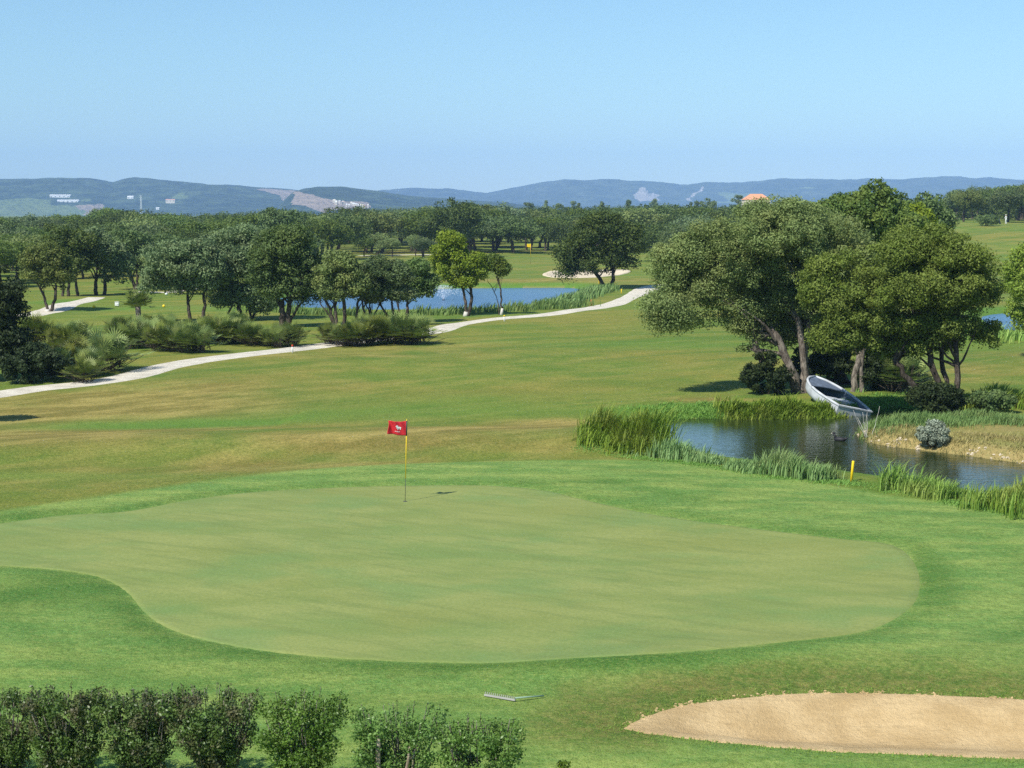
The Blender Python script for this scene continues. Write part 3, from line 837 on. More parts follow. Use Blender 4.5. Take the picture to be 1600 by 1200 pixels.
def tree_px(name, label, cat, base, lobes, mat, leaf, nleaf, rs, stems=None, r=0.16, seed=1, bark='bark', depth=0.85, D=None, zlow=None, nbr=5, white=None, group=None, dens=1.0, aspect=0.5):
    """base: pixel of the trunk foot; lobes: (cx, cy, rx, ry[, dY]) in pixels of the photograph at the foot's distance"""
    rng = np.random.default_rng(seed); rnd = random.Random(seed)
    if D is None:
        g = gp(*base)
    else:
        g = gy(base[0], base[1], D); g[2] = th(g[0], g[1])
    Y = g[1]
    L = []
    for lb in lobes:
        dY = lb[4] if len(lb) > 4 else 0
        c = gy(lb[0], lb[1], Y + dY); s = (Y + dY) / F_PX
        rx, rz = lb[2] * s, lb[3] * s
        if 22 <= seed <= 34: rx, rz = rx * 1.12, rz * 1.10
        L.append((c[0], c[1], c[2], rx, max(rx, rz) * depth, rz))
    t = thing(name, label, cat, g, group)
    blobs = sub_blobs(L, rng, rs, dens)
    blobs = [tuple(np.array(b) - np.array([g[0], g[1], g[2], 0, 0, 0])) for b in blobs]
    V, tint = blob_leaves(blobs, nleaf, leaf, rng, aspect=aspect)
    zc = min(l[2] - l[5] for l in L) - g[2]
    if stems is None:
        stems = [(base[0], base[1], L[0], (rnd.uniform(-.15, .15), 0, 0), 1.0)]
    S = []
    for st in stems:
        bx, fx, fy, bow, rf = st[:5]
        dy = st[5] if len(st) > 5 else 0
        b0 = gp(bx, base[1]) if D is None else gy(bx, base[1], Y)
        f = gy(fx, fy, Y + dy) - g
        S.append(((b0[0] - g[0], 0), tuple(f), bow, rf))
    mb = make_trunk((0, 0, 0), S, blobs, r, rnd, nbr=nbr)
    if len(S):
        mb.build('trunk', M[bark], t, True)
    if white:
        w = MB()
        for (off, fork, bow, rf) in S[:1]:
            q = curve(Vector((off[0], off[1], -0.25)), fork, bow, random.Random(seed), 9)
            w.tube([Vector((off[0], off[1], -0.1)), Vector(q[2])], [r * rf * 1.65, r * rf * 1.12], 10)
        w.build('limewash_band', M['limewash'], t, True)
    mesh_np('crown', V, quads(nleaf), mat, t, attrs={'tint': tint})
    return t

NZ = (0, 0, 0)
# ---- the two big trees over the pond and what stands round them
tree_px('olive_tree', 'largest grey-green olive tree with spreading crown left of the white boat', 'tree', (1236, 614),
        [(1190, 385, 120, 78), (1075, 440, 72, 75), (1040, 482, 44, 46, -1), (1262, 372, 90, 62, 1), (1150, 455, 90, 68, .5), (1225, 462, 85, 80, 1.5), (1120, 395, 70, 60), (1165, 505, 48, 48, .5), (1285, 480, 55, 70, 3), (1195, 512, 56, 36, 1.2), (1250, 528, 40, 26, 2.0), (1060, 400, 45, 40), (1220, 340, 70, 35), (1330, 400, 60, 50, 2)],
        M['oliveleaf'], 0.10, 230000, 0.52,
        stems=[(1222, 1178, 530, (-.04, 0, .02), 1.0), (1248, 1208, 520, (.12, 0, 0), 1.15), (1252, 1262, 500, (.04, 0.05, 0), .9, 1.0), (1258, 1235, 470, (0.1, 0, 0), .8, .5)],
        r=0.21, seed=11, bark='bark_grey', depth=0.75, nbr=9, dens=0.9)
tree_px('olive_tree', 'broad yellow-green olive tree with several dark curving stems over the right bank', 'tree', (1482, 642),
        [(1410, 450, 110, 80), (1310, 455, 68, 68, .5), (1490, 440, 78, 82), (1440, 395, 90, 50, .5), (1520, 470, 48, 62, .5), (1350, 505, 62, 42), (1440, 515, 70, 48), (1272, 470, 34, 45, .3), (1298, 530, 34, 26, .3), (1345, 532, 34, 22, .8), (1470, 530, 40, 24, 1.2), (1545, 520, 30, 36, .5), (1400, 540, 40, 24, .5)],
        M['heroleaf'], 0.10, 200000, 0.46,
        stems=[(1470, 1400, 556, (-.34, 0, .26), .9), (1484, 1450, 545, (-.02, 0, 0), 1.0), (1490, 1492, 535, (.12, 0, 0), .85), (1496, 1470, 520, (-.1, 0, 0), .7, 1)],
        r=0.17, seed=12, bark='bark', depth=0.72, nbr=9, dens=0.9)
tree_px('olive_tree', 'leaning olive trunk rising just right of the white boat', 'tree', (1337, 612),
        [(1350, 480, 62, 50, 0), (1318, 420, 60, 45, 0)], M['oliveleaf'], 0.15, 26000, 0.5,
        stems=[(1336, 1352, 540, (-.16, 0, 0), 1.0), (1344, 1330, 470, (.12, 0, 0), .7)], r=0.17, seed=13, bark='bark_grey', nbr=6)
tree_px('oak_tree', 'leaning dark oak trunk behind the white boat', 'tree', (1325, 600),
        [(1290, 500, 50, 45), (1330, 470, 60, 50)], M['darkleaf'], 0.17, 16000, 0.5,
        stems=[(1325, 1262, 525, (0.05, 0, .05), 1.3)], r=0.22, seed=14, nbr=5)
tree_px('oak_tree', 'tall bright green tree rising above the olives against the sky', 'tree', (1355, 540),
        [(1368, 314, 36, 32), (1322, 320, 36, 30), (1290, 335, 36, 22), (1400, 345, 46, 36), (1345, 350, 60, 50)],
        M['midleaf'], 0.20, 34000, 0.62, stems=[(1350, 1345, 420, (.05, 0, 0), 1)], r=0.25, seed=15, nbr=6)
tree_px('lime_tree', 'small yellow-green tree peeping out behind the olives on the right', 'tree', (1428, 500),
        [(1430, 338, 30, 20), (1440, 352, 25, 15), (1425, 380, 30, 30)], M['limeleaf'], 0.22, 12000, 0.6, stems=[(1428, 1428, 420, NZ, 1)], r=0.16, seed=16, nbr=4)
tree_px('oak_tree', 'dark oak between the olives and the right-hand hill', 'tree', (1452, 470),
        [(1455, 325, 30, 26), (1410, 330, 40, 30), (1470, 345, 22, 20)], M['oakleaf'], 0.28, 9000, 0.8, stems=[(1452, 1450, 390, NZ, 1)], r=0.2, seed=17, nbr=4)
tree_px('olive_tree', 'bright green tree cut by the right edge', 'tree', (1640, 560),
        [(1600, 445, 36, 60), (1640, 430, 50, 60), (1625, 400, 40, 25), (1610, 500, 30, 25)], M['limeleaf'], 0.15, 30000, 0.5,
        stems=[(1640, 1635, 490, (.1, 0, 0), 1)], r=0.2, seed=18, nbr=6)

# ---- trees of the left and middle
tree_px('oak_tree', 'dark oak cut by the left edge', 'tree', (-12, 596),
        [(2, 470, 42, 55), (-25, 520, 60, 55), (10, 540, 45, 45), (-60, 470, 60, 60)], M['darkleaf'], 0.16, 42000, 0.5,
        stems=[(-12, -20, 520, (.1, 0, 0), 1)], r=0.2, seed=21, nbr=5)
tree_px('oak_tree', 'light olive-green oak with a pale foot by the left path', 'tree', (75, 487),
        [(62, 415, 36, 32), (92, 425, 24, 28), (80, 400, 26, 20)], M['oliveleaf'], 0.20, 17000, 0.55,
        stems=[(75, 62, 448, (.08, 0, 0), .8), (77, 88, 447, (.1, 0, 0), .9)], r=0.17, seed=22, nbr=5, white=True)
tree_px('oak_tree', 'dark oak with three slim trunks behind the left path', 'tree', (105, 463),
        [(105, 405, 38, 38), (88, 380, 36, 30), (130, 395, 30, 34)], M['oakleaf'], 0.26, 13000, 0.75,
        stems=[(97, 99, 435, (.08, 0, 0), .8), (107, 110, 432, (-.08, 0, 0), .9), (119, 115, 430, (.12, 0, 0), .9)], r=0.19, seed=23)
tree_px('oak_tree', 'grey oak with a pair of straight trunks beyond the left tee', 'tree', (153, 461),
        [(160, 400, 36, 38), (140, 380, 30, 26), (185, 410, 22, 30)], M['greyleaf'], 0.26, 13000, 0.75,
        stems=[(150, 151, 430, (-.06, 0, 0), 1.0), (162, 163, 430, (.08, 0, 0), .9)], r=0.22, seed=24)
tree_px('oak_tree', 'dark oak with a forked leaning trunk beyond the tee', 'tree', (212, 453),
        [(195, 390, 40, 36), (222, 405, 22, 26), (178, 400, 22, 30)], M['oakleaf'], 0.28, 12000, 0.8,
        stems=[(212, 200, 425, (.14, 0, 0), 1.0), (212, 214, 425, (.08, 0, 0), .8)], r=0.21, seed=25)
tree_px('olive_tree', 'soft grey-green olive with two bent trunks behind the palmettos', 'tree', (304, 503),
        [(268, 418, 48, 40), (310, 415, 42, 42), (240, 435, 22, 28), (285, 392, 34, 20), (325, 440, 18, 25)], M['greyleaf'], 0.18, 30000, 0.6,
        stems=[(300, 293, 455, (-.1, 0, 0), .9), (311, 318, 460, (.2, 0, 0), .9)], r=0.16, seed=26, nbr=6)
tree_px('olive_tree', 'low olive branch sweeping sideways near the grey-green olive', 'tree', (338, 492),
        [(345, 470, 20, 12), (332, 460, 14, 12)], M['oliveleaf'], 0.16, 4000, 0.4,
        stems=[(338, 366, 466, (.18, 0, -.42), .7)], r=0.15, seed=27, nbr=3)
tree_px('oak_tree', 'big rounded dark grey-green oak left of the thick-trunked oak', 'tree', (384, 500),
        [(365, 408, 52, 52), (400, 425, 40, 60), (345, 430, 30, 36), (375, 372, 40, 24), (392, 465, 30, 24), (358, 462, 34, 22), (412, 474, 24, 18)], M['greyleaf'], 0.19, 40000, 0.62,
        stems=[(378, 372, 462, (-.05, 0, 0), 1.2), (396, 392, 468, (-.2, 0, 0), .6), (388, 402, 470, (.2, 0, 0), .6)], r=0.17, seed=28, nbr=6)
tree_px('oak_tree', 'broad dark oak on a thick double trunk left of the blue pond', 'tree', (446, 512),
        [(440, 395, 52, 42), (470, 425, 36, 44), (420, 425, 34, 44), (455, 370, 36, 22), (488, 452, 20, 22), (440, 450, 45, 20)], M['oakleaf'], 0.18, 36000, 0.62,
        stems=[(441, 440, 470, (.04, 0, 0), 1.3), (451, 452, 470, (-.04, 0, 0), 1.1), (450, 475, 470, (-.1, 0, .2), .5)], r=0.21, seed=29, nbr=6)
tree_px('olive_tree', 'olive with four splayed stems in front of the blue pond', 'tree', (528, 513),
        [(525, 418, 32, 28), (548, 438, 28, 28), (510, 445, 16, 22), (530, 460, 26, 12)], M['oliveleaf'], 0.17, 22000, 0.5,
        stems=[(523, 508, 468, (.12, 0, 0), .8), (530, 524, 466, (-.1, 0, 0), .8), (534, 536, 466, (.1, 0, 0), 1.1), (521, 500, 474, (.2, 0, 0), .4)], r=0.15, seed=30, nbr=5)
tree_px('olive_tree', 'grey olive with a wavy pair of trunks in front of the pond', 'tree', (561, 511),
        [(585, 428, 26, 30), (560, 440, 26, 26), (578, 458, 24, 14)], M['greyleaf'], 0.17, 16000, 0.5,
        stems=[(560, 560, 470, (-.14, 0, 0), .8), (564, 566, 472, (.16, 0, 0), .7)], r=0.15, seed=31, nbr=4)
tree_px('olive_tree', 'slender olive with a Y-shaped trunk in front of the pond', 'tree', (580, 508),
        [(598, 445, 24, 24), (585, 462, 20, 12)], M['oliveleaf'], 0.17, 9000, 0.5,
        stems=[(580, 579, 492, (-.02, 0, 0), .8), (580, 572, 476, (.1, 0, .1), .5), (580, 592, 478, (-.1, 0, 0.1), .5)], r=0.13, seed=32, nbr=4)
tree_px('olive_tree', 'olive with zigzag leaning trunks right of the Y-shaped one', 'tree', (610, 509),
        [(618, 430, 30, 26), (605, 452, 24, 20), (628, 458, 22, 14)], M['greyleaf'], 0.17, 15000, 0.5,
        stems=[(610, 592, 475, (.14, 0, .1), .7), (612, 612, 472, (.12, 0, 0), .8)], r=0.14, seed=33, nbr=4)
tree_px('olive_tree', 'olive with a yellow-topped crown left of the lime-green tree', 'tree', (635, 505),
        [(645, 425, 32, 22), (660, 445, 24, 20), (632, 445, 26, 22)], M['midleaf'], 0.17, 15000, 0.5,
        stems=[(635, 636, 468, (.06, 0, 0), .9), (634, 620, 472, (-.05, 0, -.2), .5)], r=0.15, seed=34, nbr=4)
tree_px('oak_tree', 'lime-green oak with whitewashed foot standing before the pond', 'tree', (727, 494),
        [(708, 395, 34, 32), (738, 418, 28, 34), (690, 415, 20, 30), (722, 440, 28, 16), (700, 372, 18, 10)], M['limeleaf'], 0.18, 24000, 0.5,
        stems=[(727, 722, 448, (.10, 0, 0), .8), (728, 733, 446, (.22, 0, 0), .95)], r=0.16, seed=35, nbr=5, white=True)
tree_px('oak_tree', 'small thin-stemmed oak right of the lime-green oak', 'tree', (783, 492),
        [(775, 412, 20, 20), (785, 420, 14, 14), (760, 415, 12, 14)], M['midleaf'], 0.17, 8500, 0.42,
        stems=[(783, 776, 432, (.10, 0, 0), .7), (779, 762, 440, (0.2, 0, .1), .35)], r=0.11, seed=36, nbr=4, white=True)
tree_px('oak_tree', 'large rounded dark oak with forked trunk right of the blue pond', 'tree', (948, 452),
        [(940, 372, 58, 42), (895, 400, 34, 34), (985, 385, 30, 40), (935, 408, 50, 24), (885, 425, 16, 14), (940, 345, 40, 16), (970, 410, 20, 14)], M['oakleaf'], 0.26, 30000, 0.85,
        stems=[(946, 930, 425, (.1, 0, 0), 1.0), (952, 958, 422, (.14, 0, 0), .9)], r=0.26, seed=37, nbr=7)
tree_px('oak_tree', 'big dark oak topping the far tree row above the lime-green tree', 'tree', (715, 402),
        [(705, 340, 42, 32), (735, 348, 28, 28), (680, 355, 26, 26)], M['oakleaf'], 0.42, 9000, 1.4, stems=[(715, 712, 372, NZ, 1)], r=0.35, seed=38, nbr=4)
tree_px('oak_tree', 'rounded dark oak topping the woods left of centre', 'tree', (436, 412),
        [(440, 342, 34, 22), (425, 352, 24, 20)], M['oakleaf'], 0.42, 6000, 1.3, stems=[(436, 436, 370, NZ, 1)], r=0.3, seed=39, nbr=4)

def bush_px(name, label, cat, c, rx, ry, mat, leaf, nleaf, rs=0.3, seed=1, foot=None, stem=True, group=None, depth=0.8, flat=0.0):
    rng = np.random.default_rng(seed); rnd = random.Random(seed)
    foot = foot or (c[0], c[1] + ry)
    g = gp(*foot); s = g[1] / F_PX
    cz = gy(c[0], c[1], g[1])[2] - g[2]
    lobes = [(0, 0, cz, rx * s, rx * s * depth, max(ry * s, .1))]
    bl = sub_blobs(lobes, rng, rs, 1.0, zmin=0.08, inner=.4)
    V, tint = blob_leaves(bl, nleaf, leaf, rng)
    V[:, 2] = np.maximum(V[:, 2], 0.0)
    t = thing(name, label, cat, g, group)
    mesh_np('foliage', V, quads(nleaf), mat, t, attrs={'tint': tint})
    if stem:
        mb = MB()
        for k in range(4):
            b = rnd.choice(bl)
            add_limb(mb, (rnd.uniform(-.15, .15), 0, -0.1), b[:3], .04, .012, (0, 0, .1), rnd, 5, 5)
        mb.build('stem', M['bark'], t, True)
    return t

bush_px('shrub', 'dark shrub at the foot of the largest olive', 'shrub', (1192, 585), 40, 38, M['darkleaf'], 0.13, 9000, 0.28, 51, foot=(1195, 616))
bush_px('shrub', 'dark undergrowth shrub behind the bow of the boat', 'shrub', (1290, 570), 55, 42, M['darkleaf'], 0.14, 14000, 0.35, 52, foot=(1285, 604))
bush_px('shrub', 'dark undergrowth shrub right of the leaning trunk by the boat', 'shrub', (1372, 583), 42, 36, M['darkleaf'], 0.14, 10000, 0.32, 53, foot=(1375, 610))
bush_px('shrub', 'sunlit green shrub behind the trunks right of the boat', 'shrub', (1340, 545), 32, 28, M['oliveleaf'], 0.13, 6000, 0.3, 54, foot=(1340, 575))
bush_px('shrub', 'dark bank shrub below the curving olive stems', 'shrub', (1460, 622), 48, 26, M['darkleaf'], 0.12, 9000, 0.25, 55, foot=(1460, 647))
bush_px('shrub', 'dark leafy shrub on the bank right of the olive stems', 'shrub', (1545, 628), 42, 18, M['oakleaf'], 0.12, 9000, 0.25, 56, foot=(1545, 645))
bush_px('shrub', 'silvery blue-grey shrub on the sandy point', 'shrub', (1458, 678), 27, 22, M['silverbush'], 0.07, 9000, 0.16, 57, foot=(1458, 698))
bush_px('shrub', 'dark shadowy shrub mass beside the oak at the left edge', 'shrub', (52, 568), 55, 34, M['darkleaf'], 0.13, 14000, 0.3, 58, foot=(52, 598))  # deep shade is put into the leaf colour here
bush_px('shrub', 'round reddish-green shrub on the right-hand hill', 'shrub', (1542, 344), 22, 10, M['oakleaf'], 0.35, 2500, 0.7, 59, foot=(1542, 353))

# ------------------------------------------------------------------ forest of single trees
def proto_crown(seed, mat_unused, n=7500, leaf=0.31):
    rng = np.random.default_rng(seed)
    lobes = []
    for k in range(rng.integers(3, 6)):
        a = rng.uniform(0, 6.28); q = rng.uniform(0.6, 2.0)
        lobes.append((1.4 * q * math.cos(a), 1.4 * q * math.sin(a), rng.uniform(3.3, 4.9), rng.uniform(2.2, 3.2), rng.uniform(2.2, 3.2), rng.uniform(1.4, 2.0)))
    lobes.append((0, 0, 4.2, 3.4, 3.4, 2.1))
    bl = sub_blobs(lobes, rng, 0.85, 0.8)
    V, tint = blob_leaves(bl, n, leaf, rng, shell=.5)
    return V, tint, bl

protos = []
mats_f = ['oakleaf', 'greyleaf', 'oakleaf', 'oliveleaf', 'midleaf', 'greyleaf', 'oakleaf', 'midleaf', 'oliveleaf']
for k in range(9):
    V, tint, bl = proto_crown(100 + k, None)
    rnd = random.Random(k)
    st = [((rnd.uniform(-.3, .3), 0), (rnd.uniform(-.8, .8), rnd.uniform(-.5, .5), 2.7), (rnd.uniform(-.15, .15), 0, 0), 1.0) for _ in range(rnd.choice([1, 1, 2]))]
    mb = make_trunk((0, 0, 0), st, bl, 0.24, rnd, 7, 5, twigs=False)
    me_c = bpy.data.meshes.new('crown')
    oc = mesh_np('crown', V, quads(len(V) // 4), M[mats_f[k]], attrs={'tint': tint})
    ot = mb.build('trunk', M['bark'])
    protos.append((oc, ot))
used_proto = set()

def place_forest(k, x, y, s, sz, rz, label, group):
    oc, ot = protos[k]
    t = thing('oak_tree', label, 'tree', (x, y, th(x, y)), group)
    w = rf.uniform(.85, 1.35); t.scale = (s * w, s * w * rf.uniform(.9, 1.1), s * sz); t.rotation_euler = (0, 0, rz)
    for o in (oc, ot):
        if k in used_proto:
            c = o.copy(); COL.objects.link(c)
        else:
            c = o
        c.parent = t
    used_proto.add(k)

rf = random.Random(77)
placed = []
def try_place(px, D, top, label, group, mind=5.0, smin=0.7, smax=1.55):
    x = (px - 800) / F_PX * D * 1.0
    if any((x - a) ** 2 + ((D - b) * 0.8) ** 2 < mind ** 2 for a, b in placed): return False
    z0 = th(x, D)
    ztop = CAM_Z + (HOR - top) / F_PX * D
    H = ztop - z0
    s = min(max(H / 6.3, smin), smax)
    placed.append((x, D))
    k = rf.randrange(9)
    place_forest(k, x, D, s, rf.uniform(0.92, 1.05), rf.uniform(0, 6.28), label, group)
    return True

def topline(px, D):
    """row the tree tops reach at distance D"""
    near = np.interp(px, [-100, 0, 100, 200, 300, 400, 520, 700, 1000, 1200, 1700], [372, 368, 362, 362, 358, 362, 366, 372, 366, 360, 372])
    far = np.interp(px, [-100, 0, 100, 160, 200, 300, 400, 440, 500, 600, 640, 700, 760, 800, 850, 900, 1000, 1100, 1200, 1300, 1700], [337, 338, 341, 334, 326, 331, 328, 321, 331, 320, 326, 322, 318, 326, 336, 334, 322, 322, 322, 322, 322])
    t = min(max((D - 185) / 150.0, 0), 1)
    return near + (far - near) * t ** 0.8

n_f = 0
# left wood, nearer rows
for _ in range(2600):
    if n_f >= 104: break
    px = rf.uniform(-60, 535); D = 188 + 190 * rf.random() ** 1.5
    if px > 470 and D < 235: continue
    if 120 < px < 260 and D < 200: continue
    n_f += try_place(px, D, topline(px, D) + rf.uniform(-9, 12), 'green oak in the wood beyond the left fairway', 'oaks of the left wood')
for px, D in ((-30, 172), (0, 180), (28, 176), (50, 190), (75, 184), (100, 192), (130, 186), (165, 190), (-10, 165), (250, 182), (275, 190), (390, 188), (420, 195), (350, 186)):
    try_place(px, D, 378 + rf.uniform(-8, 8), 'green oak in the wood beyond the left fairway', 'oaks of the left wood', 3.0)
for px, D in ((252, 158), (285, 150), (318, 164), (346, 152), (372, 168), (402, 160), (425, 172), (232, 170)):
    try_place(px, D, 392 + rf.uniform(-6, 8), 'green oak filling the gap behind the grey-green olives', 'oaks behind the grey-green olives', 2.6, .5)
n_c = 0
for px in (612, 628, 650, 662, 590, 570, 548, 683):
    if try_place(px, 283 + rf.uniform(-6, 6), 366 + rf.uniform(-4, 4), 'dark oak in the row bordering the far fairway', 'oaks along the far fairway', 4.0, .6, 1.1): n_c += 1
for _ in range(2600):
    if n_c >= 78: break
    px = rf.uniform(525, 1060); D = 298 + 110 * rf.random() ** 1.2
    n_c += try_place(px, D, topline(px, D) + rf.uniform(-8, 12), 'green oak in the wood behind the far putting green', 'oaks behind the far green', 5.0)
n_r = 0
for _ in range(1600):
    if n_r >= 48: break
    px = rf.uniform(985, 1420); D = 200 + 200 * rf.random() ** 1.1
    if px < 1035 and D < 285: continue
    n_r += try_place(px, D, topline(px, D) + rf.uniform(-4, 6), 'green oak in the wood behind the largest olive', 'oaks behind the big olives', 5.0)
n_h = 0
for _ in range(1500):
    if n_h >= 26: break
    px = rf.uniform(1478, 1690); D = rf.uniform(318, 420)
    top = np.interp(px, [1478, 1500, 1530, 1570, 1600, 1690], [303, 292, 288, 283, 284, 284]) + rf.uniform(0, 9)
    n_h += try_place(px, D, top, 'dark oak on top of the right-hand hill', 'oaks on the right-hand hill', 5.0, .6, 1.6)
for k, (oc, ot) in enumerate(protos):
    if k not in used_proto:
        bpy.data.objects.remove(oc); bpy.data.objects.remove(ot)

# the far wood, one mass
def far_wood():
    rng = np.random.default_rng(5)
    B = []
    for _ in range(2000):
        D = 370 + 900 * rng.random() ** 1.5
        px = rng.uniform(-250, 1900)
        x = (px - 800) / F_PX * D
        z0 = th(x, D)
        ft = np.interp(px, [-250, 0, 120, 200, 300, 440, 520, 620, 760, 800, 900, 1000, 1160, 1200, 1300, 1480, 1500, 1900], [336, 336, 337, 329, 331, 325, 328, 320, 316, 318, 319, 316, 315, 315, 314, 318, 310, 305])
        top = CAM_Z + (HOR - (ft + rng.uniform(1, 10))) / F_PX * D
        H = np.clip(top - z0, 4, 14)
        w = rng.uniform(2.2, 4.5)
        for _k in range(4):
            q = w * rng.uniform(.45, .8)
            B.append((x + rng.uniform(-2.5, 2.5), D + rng.uniform(-2.5, 2.5), z0 + H - q * .9 - rng.uniform(0, 2.2), q, q, q * .8))
        B.append((x, D, z0 + H * .3, w * .8, w * .8, H * .3))
    V, tint = blob_leaves(B, 380000, 0.62, rng, up=.5, aspect=.6, shell=.8)
    o = mesh_np('far_wood', V, quads(380000), M['oakfar'], attrs={'tint': tint})
    return tag(o, 'far-off wood along the foot of the hills', 'wood', kind='stuff')
M['oakfar'] = mat_leaf('leaf_far_wood', (0.024, 0.044, 0.016), (0.075, 0.105, 0.038), (0.070, 0.100, 0.030), nscale=0.12, warm=.7)
far_wood()
# slim grey trees standing proud on the skyline
for (px, D, top, w) in [(826, 640, 313, 1.0), (852, 660, 315, .8), (872, 620, 318, .9), (893, 700, 314, 1.0), (905, 650, 318, .8), (940, 620, 316, .9), (980, 640, 313, 1.0), (1020, 700, 311, 1.0), (1078, 640, 314, .8), (1092, 620, 308, 1.2), (1110, 620, 310, 1.2), (1150, 640, 305, 1.3)]:
    x = (px - 800) / F_PX * D; z0 = th(x, D); H = CAM_Z + (HOR - top) / F_PX * D - z0
    t = thing('pine_tree', 'slim grey-green tree standing proud of the far wood', 'tree', (x, D, z0), 'slim trees on the skyline')
    rng = np.random.default_rng(int(px)); rnd = random.Random(px)
    bl = [(rng.uniform(-1.3, 1.3) * w, rng.uniform(-1, 1), H * rng.uniform(.55, .97), .9 * w, .9, .8) for _ in range(9)]
    V, tint = blob_leaves(bl, 900, .6, rng)
    mb = MB(); add_limb(mb, (0, 0, -.2), (0, 0, H * .9), .25, .06, (.03, 0, 0), rnd, 6, 6); mb.build('trunk', M['bark_grey'], t, True)
    mesh_np('crown', V, quads(900), M['greyleaf'], t, attrs={'tint': tint})

# ------------------------------------------------------------------ palmettos
def palmetto_mesh(seed, nf=60, R=0.40, H=0.85):
    rng = np.random.default_rng(seed); V = []; T = []; stalk = MB()
    for i in range(nf):
        az = rng.uniform(0, 2 * math.pi); el = math.radians(rng.uniform(14, 88)); ln = rng.uniform(0.45, 1.0) * H
        c0 = np.array([rng.uniform(-.35, .35), rng.uniform(-.35, .35), rng.uniform(0.0, .25) * H])
        d = np.array([math.cos(az) * math.cos(el), math.sin(az) * math.cos(el), math.sin(el)])
        tip = c0 + d * ln
        side = np.array([-math.sin(az), math.cos(az), 0.0]); up = np.cross(side, d) * -1
        if up[2] < 0: up = -up
        stalk.tube([c0, tip], [.012, .008], 4)
        tt = rng.uniform(0, 1); m = 15; r = R * rng.uniform(.7, 1.15)
        fdir = d * .8 + np.array([0, 0, -.25]); fdir /= np.linalg.norm(fdir)
        for j in range(m):
            a = (j / (m - 1) - .5) * math.radians(210)
            q = fdir * math.cos(a) + side * math.sin(a) + up * .18
            q /= np.linalg.norm(q)
            w = np.cross(q, up); w /= np.linalg.norm(w); wd = .017 * r / .4
            L = r * (1 - .15 * abs(a) / 2)
            e = tip + q * L + np.array([0, 0, -.10 * L * rng.uniform(0, 1.6)])
            V += [tip, tip + q * L * .55 + w * wd, e, tip + q * L * .55 - w * wd]; T += [np.clip(tt + rng.uniform(-.15, .15), 0, 1)] * 4
    return np.array(V), np.array(T), stalk

pal = []
for k in range(4):
    V, T, st = palmetto_mesh(200 + k, [80, 95, 72, 88][k])
    of = mesh_np('fronds', V, quads(len(V) // 4), M['palm'], attrs={'tint': T}); os_ = st.build('stalks', M['bark'])
    pal.append([of, os_, False])
def place_pal(px, py, s, k, rz, label, group):
    g = gp(px, py); t = thing('palmetto', label, 'palmetto', g, group)
    t.scale = (s, s, s); t.rotation_euler = (0, 0, rz)
    for i in (0, 1):
        o = pal[k][i]
        c = o.copy() if pal[k][2] else o
        if pal[k][2]: COL.objects.link(c)
        c.parent = t
    pal[k][2] = True
PL = [
 ('fan palmetto in the clump beside the dark oak at the left edge', 'palmettos beside the left-edge oak',
  [(95, 555, 1.5), (118, 545, 1.5), (118, 575, 1.5), (60, 540, 1.6), (140, 588, 1.3), (85, 590, 1.3), (130, 598, 1.1)]),
 ('blue-green fan palmetto at the right end of the left clump', None, [(172, 580, 1.7)]),
 ('fan palmetto in the middle clump below the tee', 'palmettos below the tee',
  [(188, 535, 1.5), (205, 545, 1.5), (225, 540, 1.5), (250, 548, 1.4), (270, 549, 1.5), (292, 551, 1.5), (312, 551, 1.4), (262, 530, 1.3), (236, 522, 1.2), (300, 532, 1.2)]),
 ('fan palmetto in the row between the two bent olives', 'palmettos under the oaks',
  [(335, 538, 1.5), (355, 537, 1.5), (375, 536, 1.4), (392, 540, 1.3), (345, 522, 1.2), (372, 520, 1.2), (325, 525, 1.2), (418, 541, 1.0), (436, 543, 1.2), (455, 541, 1.2), (404, 538, .9)]),
 ('fan palmetto in the clump left of the white path bend', 'palmettos by the path bend',
  [(518, 538, 1.2), (535, 541, 1.2), (553, 541, 1.3), (572, 539, 1.3), (592, 537, 1.5), (612, 537, 1.5), (632, 538, 1.6), (652, 538, 1.6), (600, 528, 1.3), (640, 528, 1.3), (568, 527, 1.2)]),
]
pr = random.Random(9); kk = 0
for label, group, spots in PL:
    for (a, b, s) in spots:
        place_pal(a, b, s * .92, kk % 4, pr.uniform(0, 6.28), label, group); kk += 1
# tall palm with a stub trunk
g = gp(216, 520)
t = thing('fan_palm', 'taller fan palm rising above the palmettos below the tee', 'palm', g)
c = pal[1][0].copy(); COL.objects.link(c); c.parent = t; c.location = (0, 0, 1.25); c.scale = (1.1, 1.1, 1.25)
mb = MB(); mb.tube([(0, 0, -.2), (.05, 0, .7), (0, 0, 1.7)], [.22, .18, .16], 9, .1, pr); mb.build('trunk', M['bark_grey'], t, True)
# dark palms under the olives
for (a, b, s, lb) in [(1385, 608, 1.6, 'dark fan palmetto in the shade right of the boat'), (1408, 612, 1.5, 'dark fan palmetto under the arching olive stem')]:
    place_pal(a, b, s, kk % 4, 1.0, lb, None); kk += 1

